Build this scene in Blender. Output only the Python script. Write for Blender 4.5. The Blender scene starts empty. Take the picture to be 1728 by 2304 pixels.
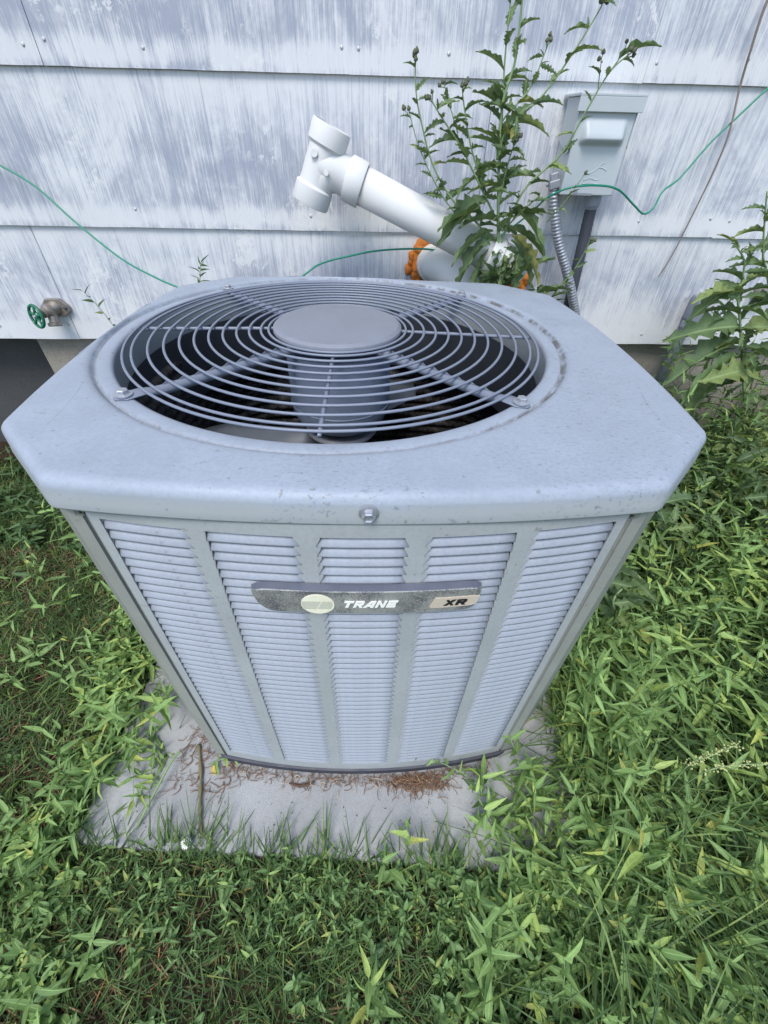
import bpy, bmesh, math, random
import numpy as np
from mathutils import Vector, Matrix, noise as mnoise

random.seed(7); rng = np.random.default_rng(11)
S = bpy.context.scene; COL = S.collection
R = math.radians
# ------------------------------------------------------------------ camera
CAM = Vector((0.01547, -0.64370, 0.90600))
RIGHT = Vector((0.99954832, -0.02326138, 0.01902777))
DOWN = Vector((-0.00183301, -0.67916345, -0.73398477))
FWD = Vector((0.02999647, 0.73361837, -0.67889933))
FPX = 948.73                                     # focal length in photo pixels (photo 1728 wide)
cd = bpy.data.cameras.new('camera'); cam = bpy.data.objects.new('camera', cd); COL.objects.link(cam)
cd.sensor_fit = 'HORIZONTAL'; cd.sensor_width = 36; cd.lens = FPX / 1728 * 36
cd.clip_start = 0.01; cd.clip_end = 200
m = Matrix.Identity(4)
for i in range(3):
    m[i][0] = RIGHT[i]; m[i][1] = -DOWN[i]; m[i][2] = -FWD[i]; m[i][3] = CAM[i]
cam.matrix_world = m
S.camera = cam
# ------------------------------------------------------------------ light
SUN_EL, SUN_AZ = R(58), R(200)                   # azimuth clockwise from +Y (behind and left of the camera)
W = bpy.data.worlds.new('World'); S.world = W; W.use_nodes = True
wn = W.node_tree; bg = wn.nodes['Background']
sky = wn.nodes.new('ShaderNodeTexSky'); sky.sky_type = 'NISHITA'; sky.sun_disc = False
sky.sun_elevation = SUN_EL; sky.sun_rotation = SUN_AZ
sky.air_density = 1.0; sky.dust_density = 1.2; sky.ozone_density = 1.5
wn.links.new(sky.outputs[0], bg.inputs[0]); bg.inputs[1].default_value = 0.13
sl = bpy.data.lights.new('sun', 'SUN'); sun = bpy.data.objects.new('sun', sl); COL.objects.link(sun)
sl.energy = 1.4; sl.angle = R(24); sl.color = (1.0, 0.975, 0.93)
sd = Vector((math.sin(SUN_AZ) * math.cos(SUN_EL), math.cos(SUN_AZ) * math.cos(SUN_EL), math.sin(SUN_EL)))
sun.rotation_euler = sd.to_track_quat('Z', 'Y').to_euler(); sun.location = sd * 20
S.view_settings.view_transform = 'Standard'; S.view_settings.look = 'None'
S.view_settings.gamma = 1; S.view_settings.use_curve_mapping = False
S.view_settings.exposure = 1.07
S.render.engine = 'CYCLES'

# ------------------------------------------------------------------ helpers
def ray(u, v):
    return FWD + RIGHT * ((u - 864) / FPX) + DOWN * ((v - 1152) / FPX)
def at_y(u, v, y):
    w = ray(u, v); return CAM + w * ((y - CAM.y) / w.y)
def at_z(u, v, z):
    w = ray(u, v); return CAM + w * ((z - CAM.z) / w.z)

def link(name, me, mat=None, parent=None, smooth=False):
    o = bpy.data.objects.new(name, me); COL.objects.link(o)
    if mat is not None and len(me.materials) == 0: me.materials.append(mat)
    if parent is not None: o.parent = parent
    if smooth: me.polygons.foreach_set('use_smooth', [True] * len(me.polygons))
    return o
def tag(o, label, cat, group=None):
    o['label'] = label; o['category'] = cat
    if group: o['group'] = group
    return o
def empty(name, loc=(0, 0, 0)):
    o = bpy.data.objects.new(name, None); COL.objects.link(o); o.location = loc; o.empty_display_size = .02
    return o
def mesh_py(name, V, F):
    me = bpy.data.meshes.new(name); me.from_pydata([tuple(v) for v in V], [], F); me.update(); return me
def mesh_bm(name, bm):
    me = bpy.data.meshes.new(name); bm.normal_update(); bm.to_mesh(me); bm.free(); return me

def add_box(bm, c, s, M=None):
    r = bmesh.ops.create_cube(bm, size=1)
    bmesh.ops.scale(bm, vec=s, verts=r['verts']); bmesh.ops.translate(bm, vec=c, verts=r['verts'])
    if M is not None: bmesh.ops.transform(bm, matrix=M, verts=r['verts'])
    return r['verts']
def bevel_all(bm, w, seg=2):
    bmesh.ops.bevel(bm, geom=bm.edges[:], offset=w, segments=seg, affect='EDGES', profile=.5)
def cat_pts(P, n):
    """Catmull-Rom through points."""
    P = [Vector(p) for p in P]; out = []
    for i in range(len(P) - 1):
        p0 = P[max(i - 1, 0)]; p1 = P[i]; p2 = P[i + 1]; p3 = P[min(i + 2, len(P) - 1)]
        for k in range(n):
            t = k / n
            out.append(.5 * ((2 * p1) + (p2 - p0) * t + (2 * p0 - 5 * p1 + 4 * p2 - p3) * t * t + (-p0 + 3 * p1 - 3 * p2 + p3) * t ** 3))
    out.append(P[-1]); return out
def tube_vf(pts, rad, seg=8, closed=False, caps=True, base=0):
    n = len(pts); V = []; F = []
    if not hasattr(rad, '__len__'): rad = [rad] * n
    up = None
    for i, p in enumerate(pts):
        if closed: t = (pts[(i + 1) % n] - pts[i - 1])
        else: t = pts[min(i + 1, n - 1)] - pts[max(i - 1, 0)]
        t = t.normalized() if t.length > 1e-9 else Vector((0, 0, 1))
        if up is None:
            up = Vector((0, 0, 1)) if abs(t.z) < .9 else Vector((1, 0, 0))
        a = t.cross(up).normalized(); b = a.cross(t).normalized(); up = b
        for k in range(seg):
            th = 2 * math.pi * k / seg
            V.append(p + (a * math.cos(th) + b * math.sin(th)) * rad[i])
    for i in range(n if closed else n - 1):
        j = (i + 1) % n
        for k in range(seg):
            k2 = (k + 1) % seg
            F.append((base + i * seg + k, base + i * seg + k2, base + j * seg + k2, base + j * seg + k))
    if not closed and caps:
        F.append(tuple(base + k for k in range(seg))[::-1]); F.append(tuple(base + (n - 1) * seg + k for k in range(seg)))
    return V, F
def tube(name, pts, rad, mat, parent=None, seg=8, closed=False):
    V, F = tube_vf([Vector(p) for p in pts], rad, seg, closed)
    return link(name, mesh_py(name, V, F), mat, parent, True)
def lathe(name, prof, n, mat, parent=None, smooth=True, M=None, caps=True):
    """prof: (r, z) list revolved about Z."""
    V = []; F = []
    for r, z in prof:
        for k in range(n):
            t = 2 * math.pi * k / n; V.append(Vector((r * math.cos(t), r * math.sin(t), z)))
    for i in range(len(prof) - 1):
        for k in range(n):
            k2 = (k + 1) % n
            F.append((i * n + k, i * n + k2, (i + 1) * n + k2, (i + 1) * n + k))
    if caps and prof[0][0] > 1e-5: F.append(tuple(range(n))[::-1])
    if caps and prof[-1][0] > 1e-5: F.append(tuple((len(prof) - 1) * n + k for k in range(n)))
    if M is not None: V = [M @ v for v in V]
    me = mesh_py(name, V, F); o = link(name, me, mat, parent, smooth)
    if smooth: me.set_sharp_from_angle(angle=R(32))
    return o
def frame_to(p, d, up=(0, 0, 1)):
    """matrix with local Z along d at p."""
    z = Vector(d).normalized(); u = Vector(up)
    if abs(z.dot(u)) > .98: u = Vector((1, 0, 0))
    x = u.cross(z).normalized(); y = z.cross(x)
    M = Matrix.Identity(4)
    for i in range(3): M[i][0] = x[i]; M[i][1] = y[i]; M[i][2] = z[i]; M[i][3] = p[i]
    return M

# ------------------------------------------------------------------ node helper
class NT:
    def __init__(s, name):
        s.m = bpy.data.materials.new(name); s.m.use_nodes = True; s.t = s.m.node_tree
        s.b = s.t.nodes['Principled BSDF']; s.out = s.t.nodes['Material Output']
    def n(s, ty, **kw):
        x = s.t.nodes.new(ty)
        for k, v in kw.items(): setattr(x, k, v)
        return x
    def l(s, a, b): s.t.links.new(a, b)
    def val(s, sock, v):
        if hasattr(v, 'is_linked') or isinstance(v, bpy.types.NodeSocket): s.l(v, sock)
        else: sock.default_value = v
    def math(s, op, a, b=0.0, c=0.0, clamp=False):
        x = s.n('ShaderNodeMath', operation=op); x.use_clamp = clamp
        s.val(x.inputs[0], a); s.val(x.inputs[1], b); s.val(x.inputs[2], c); return x.outputs[0]
    def pos(s, scale=(1, 1, 1), obj=False):
        if obj: src = s.n('ShaderNodeTexCoord').outputs['Object']
        else: src = s.n('ShaderNodeNewGeometry').outputs['Position']
        mp = s.n('ShaderNodeMapping'); s.l(src, mp.inputs[0]); mp.inputs['Scale'].default_value = scale
        return mp.outputs[0]
    def noise(s, vec, scale, detail=4, rough=.55, dist=0.0):
        x = s.n('ShaderNodeTexNoise'); s.l(vec, x.inputs['Vector']); x.inputs['Scale'].default_value = scale
        x.inputs['Detail'].default_value = detail; x.inputs['Roughness'].default_value = rough
        x.inputs['Distortion'].default_value = dist; return x.outputs[0]
    def ramp(s, fac, a, b, lo=0.0, hi=1.0):
        x = s.n('ShaderNodeMapRange'); x.interpolation_type = 'SMOOTHSTEP'
        s.val(x.inputs[0], fac); s.val(x.inputs[1], a); s.val(x.inputs[2], b); s.val(x.inputs[3], lo); s.val(x.inputs[4], hi)
        return x.outputs[0]
    def mix(s, fac, a, b, mode='MIX'):
        x = s.n('ShaderNodeMix', data_type='RGBA', blend_type=mode)
        s.val(x.inputs[0], fac)
        for sock, v in ((x.inputs[6], a), (x.inputs[7], b)):
            if isinstance(v, (tuple, list)): sock.default_value = (*v[:3], 1)
            else: s.l(v, sock)
        return x.outputs[2]
    def bump(s, h, strength, dist, prev=None):
        x = s.n('ShaderNodeBump'); x.inputs['Strength'].default_value = strength; x.inputs['Distance'].default_value = dist
        s.l(h, x.inputs['Height'])
        if prev is not None: s.l(prev, x.inputs['Normal'])
        return x.outputs[0]
    def fin(s, col, rough=.6, metal=0.0, normal=None, spec=.5):
        if isinstance(col, (tuple, list)): s.b.inputs['Base Color'].default_value = (*col[:3], 1)
        else: s.l(col, s.b.inputs['Base Color'])
        s.val(s.b.inputs['Roughness'], rough); s.b.inputs['Metallic'].default_value = metal
        s.b.inputs['Specular IOR Level'].default_value = spec
        if normal is not None: s.l(normal, s.b.inputs['Normal'])
        return s.m

def m_paint(name, col, rough=.5, dirt=(.16, .16, .15), amount=.5, smudge_skytint=0.0, spec=.4, cell=900, metal=0.0, chalk=0.0):
    t = NT(name); p = t.pos(obj=True)
    big = t.noise(p, 9, 5, .6); fine = t.noise(p, 240, 3, .6); mid = t.noise(p, 45, 6, .65)
    c = t.mix(t.ramp(big, .3, .75), [x * .93 for x in col], [min(1, x * 1.06) for x in col])
    c = t.mix(t.ramp(fine, .35, .7, 0, .16), c, dirt)
    if chalk: c = t.mix(t.math('MULTIPLY', t.ramp(mid, .45, .7), chalk), c, [min(1, x * 1.25 + .03) for x in col])
    if smudge_skytint:
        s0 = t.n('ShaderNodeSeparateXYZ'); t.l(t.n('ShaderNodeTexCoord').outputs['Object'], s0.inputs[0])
        c = t.mix(t.ramp(t.math('ADD', s0.outputs[2], t.math('MULTIPLY', t.math('SUBTRACT', mid, .5), .012)), .645, .663, .8, 0), c, (.335, .36, .35))  # greener upright skirt, bluer top: the sky light difference is painted in
    sp = t.noise(p, 150, 2, .5)
    c = t.mix(t.math('MULTIPLY', t.ramp(sp, .69, .73), amount), c, dirt)
    if smudge_skytint:
        q = t.pos((1, 2.4, 1), obj=True)
        sm = t.noise(q, 150, 6, .75); ar = t.noise(p, 6.5, 3, .5)
        sx = t.n('ShaderNodeSeparateXYZ'); t.l(t.n('ShaderNodeTexCoord').outputs['Object'], sx.inputs[0])
        rt = t.ramp(sx.outputs[0], .05, .30, -.10, .10)
        k = t.math('MULTIPLY', t.ramp(sm, .56, .64), t.ramp(t.math('ADD', ar, rt), .46, .58))
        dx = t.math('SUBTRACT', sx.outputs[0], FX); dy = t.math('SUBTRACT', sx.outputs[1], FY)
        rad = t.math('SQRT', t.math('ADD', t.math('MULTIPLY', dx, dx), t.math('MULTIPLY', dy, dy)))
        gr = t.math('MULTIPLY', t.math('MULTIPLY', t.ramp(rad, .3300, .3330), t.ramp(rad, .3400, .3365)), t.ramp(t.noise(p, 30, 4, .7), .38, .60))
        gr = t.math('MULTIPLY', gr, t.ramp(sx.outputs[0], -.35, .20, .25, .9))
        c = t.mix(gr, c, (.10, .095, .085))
        c = t.mix(t.math('MULTIPLY', k, smudge_skytint), c, [x * .45 for x in col])
    nb = t.bump(fine, .06, .001); nb = t.bump(mid, .05, .002, nb)
    return t.fin(c, t.ramp(mid, .3, .7, rough - .07, rough + .1), metal, nb, spec)
def m_plain(name, col, rough=.6, metal=0.0, var=.12, scale=40, spec=.5, bump=.1):
    t = NT(name); p = t.pos(obj=True); a = t.noise(p, scale, 5, .6); b = t.noise(p, scale * 6, 3, .6)
    c = t.mix(a, [x * (1 - var) for x in col], [min(1, x * (1 + var)) for x in col])
    return t.fin(c, t.ramp(a, .3, .7, max(.05, rough - .08), min(1, rough + .08)), metal, t.bump(b, bump, .001), spec)

# ------------------------------------------------------------------ materials
FX, FY = -.0439, .0062                            # fan centre
M_cap = m_paint('cap_skylit_paint', (.300, .342, .405), .5, smudge_skytint=.65, amount=.6, chalk=.10)  # same paint as the body, with blue sky light mixed into the colour
M_body = m_paint('body_paint', (.345, .368, .368), .5, amount=.5)
M_slat = m_paint('slat_skylit_paint', (.325, .355, .405), .5, amount=.35)  # body paint tinted bluer to carry sky light on the tilted blades
M_post = m_paint('post_paint', (.27, .28, .25), .42, amount=.6)
M_grille = m_plain('grille_vinyl', (.185, .21, .265), .42, var=.06)
M_hub = m_paint('hub_paint', (.20, .215, .255), .55, amount=.3, chalk=.15)
M_black = m_plain('base_plastic', (.035, .037, .05), .6, var=.3)
M_dark = m_plain('shroud_dark', (.030, .035, .043), .6, var=.15, scale=12)
M_blade = m_plain('blade_aluminium', (.12, .135, .155), .5, .2, .15, 30)
M_motor = m_plain('motor_paint', (.17, .21, .285), .38, var=.1)
M_zinc = m_plain('zinc', (.42, .44, .48), .38, .6, .12, 200)
M_steel = m_plain('galvanised', (.33, .345, .38), .45, .5, .2, 90)
M_pvc = m_plain('pvc_white', (.62, .62, .60), .55, var=.05, scale=14, spec=.3)
M_pvc_grey = m_plain('pvc_grey', (.055, .06, .075), .45, var=.15)
M_lb = m_plain('conduit_grey', (.26, .285, .335), .5, var=.06)
M_foam = m_plain('spray_foam', (.50, .155, .02), .8, var=.45, scale=60, bump=.8)
M_wire = m_plain('green_insulation', (.008, .22, .135), .4, var=.1)
M_brass = m_plain('weathered_brass', (.34, .30, .26), .48, .8, .3, 120)
M_wheel = m_plain('green_wheel', (.01, .125, .068), .35, var=.15)
M_twig = m_plain('dead_wood', (.09, .055, .035), .85, var=.5, scale=160)
M_vine = m_plain('dry_vine', (.21, .17, .145), .8, var=.3, scale=90)
M_needle = m_plain('dry_needles', (.20, .115, .065), .8, var=.6, scale=120)
M_straw = m_plain('straw', (.50, .40, .25), .8, var=.4, scale=70)

def m_box():
    t = NT('box_paint'); p = t.pos(obj=True); a = t.noise(p, 16, 4); f = t.noise(p, 420, 2)
    c = t.mix(a, (.40, .44, .455), (.47, .51, .52))
    return t.fin(c, .42, 0, t.bump(f, .25, .0006))
M_box = m_box()

def m_wall():
    t = NT('shingle_paint')
    geo = t.n('ShaderNodeNewGeometry').outputs['Position']; sep = t.n('ShaderNodeSeparateXYZ'); t.l(geo, sep.inputs[0])
    z = sep.outputs[2]
    tt = t.math('FRACT', t.math('DIVIDE', t.math('SUBTRACT', z, .434 - 2.705), .2705))
    row = t.math('FLOOR', t.math('DIVIDE', t.math('SUBTRACT', z, .434 - 2.705), .2705))
    # shift the pattern per course so it does not run on across the laps
    cmb = t.n('ShaderNodeCombineXYZ'); t.l(t.math('MULTIPLY', row, 3.71), cmb.inputs[0]); t.l(t.math('MULTIPLY', row, 1.3), cmb.inputs[2])
    add = t.n('ShaderNodeVectorMath', operation='ADD'); t.l(geo, add.inputs[0]); t.l(cmb.outputs[0], add.inputs[1])
    def mp(sc):
        x = t.n('ShaderNodeMapping'); t.l(add.outputs[0], x.inputs[0]); x.inputs['Scale'].default_value = sc; return x.outputs[0]
    patch = t.noise(mp((6, 1, 4.2)), 1, 6, .68, .8)
    blotch = t.noise(mp((26, 1, 15)), 1, 5, .7, .5)
    drip = t.noise(mp((26, 1, 2.4)), 1, 4, .65)
    streak = t.noise(mp((150, 1, 7)), 1, 4, .75)
    fine = t.noise(mp((430, 1, 16)), 1, 2, .8)
    comb = t.noise(mp((340, 1, .8)), 1, 1, .5)
    grit = t.noise(geo, 260, 3, .7)
    bottom = t.ramp(t.math('ADD', tt, t.math('MULTIPLY', t.math('SUBTRACT', drip, .5), .12)), .21, .09)
    lip = t.ramp(t.math('ADD', tt, t.math('MULTIPLY', t.math('SUBTRACT', drip, .5), .10)), .0, .07, -.30, 0)
    top = t.ramp(t.math('ADD', tt, t.math('MULTIPLY', t.math('SUBTRACT', patch, .5), -1.3)), .62, 1.0)
    k = t.math('ADD', t.math('MULTIPLY', patch, 1.7), -.34)
    k = t.math('ADD', k, t.math('MULTIPLY', t.math('SUBTRACT', blotch, .5), .85))
    k = t.math('ADD', k, t.math('MULTIPLY', bottom, .42)); k = t.math('ADD', k, lip)
    k = t.math('ADD', k, t.math('MULTIPLY', top, .30))
    low = t.ramp(z, .60, .46, 0, .25); k = t.math('ADD', k, low)
    k = t.math('ADD', k, t.math('MULTIPLY', t.math('SUBTRACT', streak, .5), .62))
    k = t.math('ADD', k, t.math('MULTIPLY', t.math('SUBTRACT', fine, .5), .7))
    k = t.math('ADD', k, t.math('MULTIPLY', t.math('SUBTRACT', comb, .5), .62))
    mask = t.ramp(k, .20, .90)
    grey = t.mix(patch, (.285, .31, .375), (.37, .395, .45))
    white = t.mix(t.noise(geo, 11, 3), (.57, .58, .595), (.66, .665, .67))
    c = t.mix(mask, grey, white)
    chip = t.math('MULTIPLY', t.ramp(t.noise(mp((38, 1, 30)), 1, 6, .75, .4), .545, .57), t.ramp(t.noise(mp((4.5, 1, 5)), 1, 3, .6), .50, .60))
    c = t.mix(t.math('MULTIPLY', chip, .75), c, (.66, .66, .65))
    c = t.mix(t.ramp(grit, .66, .74, 0, .35), c, (.22, .21, .2))
    rust = t.ramp(t.noise(mp((3, 1, 5)), 1, 4, .6), .62, .8, 0, .22); c = t.mix(rust, c, (.56, .50, .40))
    nb = t.bump(comb, .6, .0014); nb = t.bump(fine, .3, .0007, nb); nb = t.bump(mask, .25, .0006, nb)
    return t.fin(c, .78, 0, nb, .3)
M_wall = m_wall()
M_nail = m_plain('nail_head', (.50, .50, .50), .5, .3, .2, 300)

def m_concrete(name, a, b, pit=.5, scale=1.0):
    t = NT(name); p = t.pos(); big = t.noise(p, 6 * scale, 5, .6); mid = t.noise(p, 60 * scale, 5, .7); f = t.noise(p, 330 * scale, 3, .7)
    c = t.mix(t.ramp(big, .2, .8), a, b); c = t.mix(t.ramp(f, .56, .72, 0, pit), c, [x * .35 for x in a])
    c = t.mix(t.ramp(mid, .55, .75, 0, .25), c, [min(1, x * 1.25) for x in b])
    c = t.mix(t.ramp(t.noise(p, 24, 4, .6), .58, .7, 0, pit * .5), c, [x * .6 for x in a])
    g = t.noise(p, 700 * scale, 2, .6); c = t.mix(t.ramp(g, .35, .7, 0, .30), c, [x * .5 for x in a])
    nb = t.bump(mid, .25, .002); nb = t.bump(f, .5, .0012, nb); nb = t.bump(g, .5, .0006, nb)
    return t.fin(c, .88, 0, nb, .2)
M_pad = m_concrete('pad_concrete', (.29, .295, .295), (.42, .425, .425), .35)
M_found = m_concrete('foundation_concrete', (.22, .20, .17), (.36, .33, .28), .8, .5)
M_recess = m_concrete('recess_concrete', (.055, .055, .055), (.09, .09, .088), .5, .5)
def m_soil():
    t = NT('soil'); p = t.pos(); a = t.noise(p, 14, 6, .7); b = t.noise(p, 120, 4, .7)
    c = t.mix(a, (.022, .016, .010), (.060, .045, .028)); c = t.mix(t.ramp(b, .5, .7, 0, .5), c, (.10, .08, .045))
    nb = t.bump(a, .7, .02); nb = t.bump(b, .8, .006, nb); return t.fin(c, .95, 0, nb, .1)
M_soil = m_soil()

def m_leaf(name, c0, c1, rough=.6, trans=.25, vein=True):
    t = NT(name)
    at = t.n('ShaderNodeAttribute', attribute_name='tint'); s3 = t.n('ShaderNodeSeparateColor'); t.l(at.outputs['Color'], s3.inputs[0])
    rnd = t.n('ShaderNodeObjectInfo').outputs['Random']
    r = t.math('FRACT', t.math('ADD', s3.outputs[0], t.math('MULTIPLY', rnd, .93)))
    c = t.mix(r, c0, c1)
    r2 = t.math('FRACT', t.math('MULTIPLY', r, 7.31))
    c = t.mix(t.ramp(r2, .0, .38, .5, 0), c, [x * .42 for x in c0])
    c = t.mix(t.ramp(t.math('FRACT', t.math('MULTIPLY', r, 23.7)), .965, .985, 0, .7), c, (c1[0] * 1.9, c1[1] * 1.15, c1[2] * .8))
    c = t.mix(t.ramp(r, .80, 1.0, 0, .55), c, [c1[0] * 1.75, c1[1] * 1.35, c1[2] * .9])
    p = t.pos(); n = t.noise(p, 150, 5, .7); c = t.mix(t.ramp(n, .35, .7, 0, .42), c, [x * .55 for x in c0])
    # green channel carries the distance from the midrib: a paler rib
    rib = t.ramp(s3.outputs[1], .0, .13, .55 if vein else 0, 0)
    c = t.mix(rib, c, [min(1, x * 1.7 + .03) for x in c1])
    t.fin(c, rough, 0, t.bump(n, .15, .001), .35)
    tr = t.n('ShaderNodeBsdfTranslucent'); ct = t.mix(.5, c, [c1[0] * 1.6, c1[1] * 1.5, c1[2] * .5]); t.l(ct, tr.inputs[0])
    mx = t.n('ShaderNodeMixShader'); mx.inputs[0].default_value = trans
    t.l(t.b.outputs[0], mx.inputs[1]); t.l(tr.outputs[0], mx.inputs[2]); t.l(mx.outputs[0], t.out.inputs[0])
    return t.m
M_weed = m_leaf('weed_leaf', (.165, .275, .090), (.31, .47, .155))
M_weed_dark = m_leaf('weed_leaf_deep', (.060, .115, .045), (.115, .20, .070))  # colour lowered so leaves deep in the weeds look shaded
M_knot = m_leaf('knotweed_leaf', (.135, .235, .085), (.24, .385, .135))
M_thistle = m_leaf('thistle_leaf', (.095, .155, .070), (.185, .27, .115))
M_grass = m_leaf('grass_blade', (.052, .108, .036), (.165, .265, .085), trans=.2, vein=False)
M_thatch = m_leaf('thatch_blade', (.15, .10, .052), (.38, .28, .16), .8, .1, vein=False)
M_stem = m_plain('plant_stem', (.19, .28, .12), .55, var=.3, scale=60)
M_stem_dk = m_plain('dry_stem', (.17, .15, .075), .7, var=.45, scale=70)
M_bud = m_plain('thistle_bud', (.095, .105, .055), .7, var=.5, scale=500, bump=.6)
M_yellow = m_leaf('yellow_leaf', (.50, .36, .05), (.62, .50, .12))

# ------------------------------------------------------------------ ground
WY = 0.6097                                       # wall face
PAD_A, PAD_X, PAD_Y = R(-4.0), .012, -.012
def pad_uv(x, y):
    c, s_ = math.cos(PAD_A), math.sin(PAD_A); return c * (x - PAD_X) + s_ * (y - PAD_Y), -s_ * (x - PAD_X) + c * (y - PAD_Y)
def ground_z(x, y):
    z = -0.035 + .012 * mnoise.noise(Vector((x * 2.1, y * 2.1, 0))) + .006 * mnoise.noise(Vector((x * 9, y * 9, 3)))
    z += .05 * min(1, max(0, (y - .1) / .5))
    z += .03 * min(1, max(0, (x - .5) / .5))
    z += .008
    pu, pv = pad_uv(x, y)
    if -.46 < pu < .40 and -.49 < pv < .6: z = min(z, -.065)
    return z
def build_ground():
    xs = np.concatenate([[-60, -20, -8, -4], np.linspace(-2.6, 2.6, 120), [4, 8, 20, 60]])
    ys = np.concatenate([[-60, -20, -8, -4], np.linspace(-2.2, 1.2, 90), [4, 20, 60]])
    V = [(x, y, ground_z(x, y)) for y in ys for x in xs]; nx = len(xs)
    F = [(j * nx + i, j * nx + i + 1, (j + 1) * nx + i + 1, (j + 1) * nx + i) for j in range(len(ys) - 1) for i in range(nx - 1)]
    o = link('ground', mesh_py('ground', V, F), M_soil, None, True); o['kind'] = 'structure'
build_ground()

# concrete pad
def build_pad():
    bm = bmesh.new(); add_box(bm, (-.030, .06, -.035), (.90, 1.14, .07)); bevel_all(bm, .007, 3)
    for f in bm.faces[:]: pass
    bmesh.ops.subdivide_edges(bm, edges=[e for e in bm.edges if e.calc_length() > .2], cuts=24, use_grid_fill=True)
    for v in bm.verts:
        n = mnoise.noise(v.co * 9)
        edge = max(abs(v.co.x + .03) / .45, abs(v.co.y - .06) / .57)
        if edge > .95:
            v.co.x += n * .004; v.co.y += n * .004
    o = link('concrete_pad', mesh_bm('concrete_pad', bm), M_pad, None, True); o.data.set_sharp_from_angle(angle=R(20)); o.rotation_euler.z = PAD_A; o.location = (PAD_X, PAD_Y, -.012)
    tag(o, 'light grey concrete slab lying in the grass under the air conditioner', 'concrete pad')
build_pad()

# ------------------------------------------------------------------ house wall
def build_wall():
    root = empty('house_wall', (0, WY, 0)); root.rotation_euler.z = .0019
    tag(root, 'weathered house wall of lapped shingles, white paint worn off to grey', 'wall')
    rng2 = random.Random(3)
    bm = bmesh.new(); add_box(bm, (0.3, .06, 1.7), (8.6, .08, 2.54)); link('sheathing', mesh_bm('sheathing', bm), M_recess, root)
    wx = -.6367; w = .61; E = .2705
    # joint offsets found on the wall for each course (2 = lowest)
    off = {0: wx, 1: wx + .4925 * w, 2: -.815}
    def shingle_mesh(wd, seed):
        r = random.Random(seed); n = 14; V = []
        g = .0003; h = E + .028
        for face in (0, 1):
            for j in range(2):
                for i in range(n + 1):
                    x = g + (wd - 2 * g) * i / n
                    zz = 0 if j == 0 else h
                    yb = -.0125 if j == 0 else -.0045
                    if face: yb += .0052
                    if j == 0: zz += .0010 * mnoise.noise(Vector((x * 14, seed * 7.7, 0))); yb += .0012 * mnoise.noise(Vector((x * 6, seed * 3.3, 5)))
                    V.append((x, yb, zz))
        F = []; q = n + 1
        for i in range(n):
            F.append((i, i + 1, q + i + 1, q + i)); F.append((2 * q + i, 3 * q + i, 3 * q + i + 1, 2 * q + i + 1))
            F.append((i, 2 * q + i, 2 * q + i + 1, i + 1)); F.append((q + i, q + i + 1, 3 * q + i + 1, 3 * q + i))
        F += [(0, q, 3 * q, 2 * q), (n, 2 * q + n, 3 * q + n, q + n)]
        return mesh_py('shingle', V, F)
    bank = [shingle_mesh(w, s) for s in range(5)]
    lathe_n = None
    hb = bmesh.new(); bmesh.ops.create_uvsphere(hb, u_segments=8, v_segments=5, radius=.0036)
    bmesh.ops.scale(hb, vec=(1, .5, 1), verts=hb.verts[:]); nail_me = mesh_bm('nail', hb); nail_me.materials.append(M_nail)
    nail_me.polygons.foreach_set('use_smooth', [True] * len(nail_me.polygons))
    for c in range(-6, 3):
        z = .9758 - .0 - c * E if c >= 0 else .9758 - c * E
        z = .9758 - c * E
        o0 = off.get(c, wx + (.5 * w if c % 2 else 0) + rng2.uniform(-.05, .05))
        k0 = -5 if c >= -1 else -4
        for k in range(k0, 7):
            x = o0 + k * w + rng2.uniform(-.0008, .0008)
            s = link('shingle', rng2.choice(bank), M_wall, root); s.location = (x, 0, z + rng2.uniform(-.0012, .0012))
            if c >= -1 and -1.6 < x < 1.5:
                for nx_ in (.018, w * .33, w * .67, w - .018):
                    if rng2.random() < .85:
                        nl = link('nail', nail_me, None, root)
                        nl.location = (x + nx_ + rng2.uniform(-.01, .01), -.0118, z + .034 + rng2.uniform(-.006, .006))
    # foundation: right of a step it is pale pitted concrete, left of it a dark recess
    bm = bmesh.new(); add_box(bm, (1.535, .09, .1), (5.0, .14, .67)); bevel_all(bm, .003, 1)
    link('foundation', mesh_bm('foundation', bm), M_found, root)
    bm = bmesh.new(); add_box(bm, (-2.68, .16, .1), (3.43, .14, .67))
    o = link('foundation_recess', mesh_bm('foundation_recess', bm), M_recess, root); o['label'] = 'dark recess in the foundation'
    # eave over the wall, above the picture
    bm = bmesh.new(); add_box(bm, (0.3, -.15, 3.05), (8.8, .7, .12)); link('soffit', mesh_bm('soffit', bm), M_lb, root)
build_wall()

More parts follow.
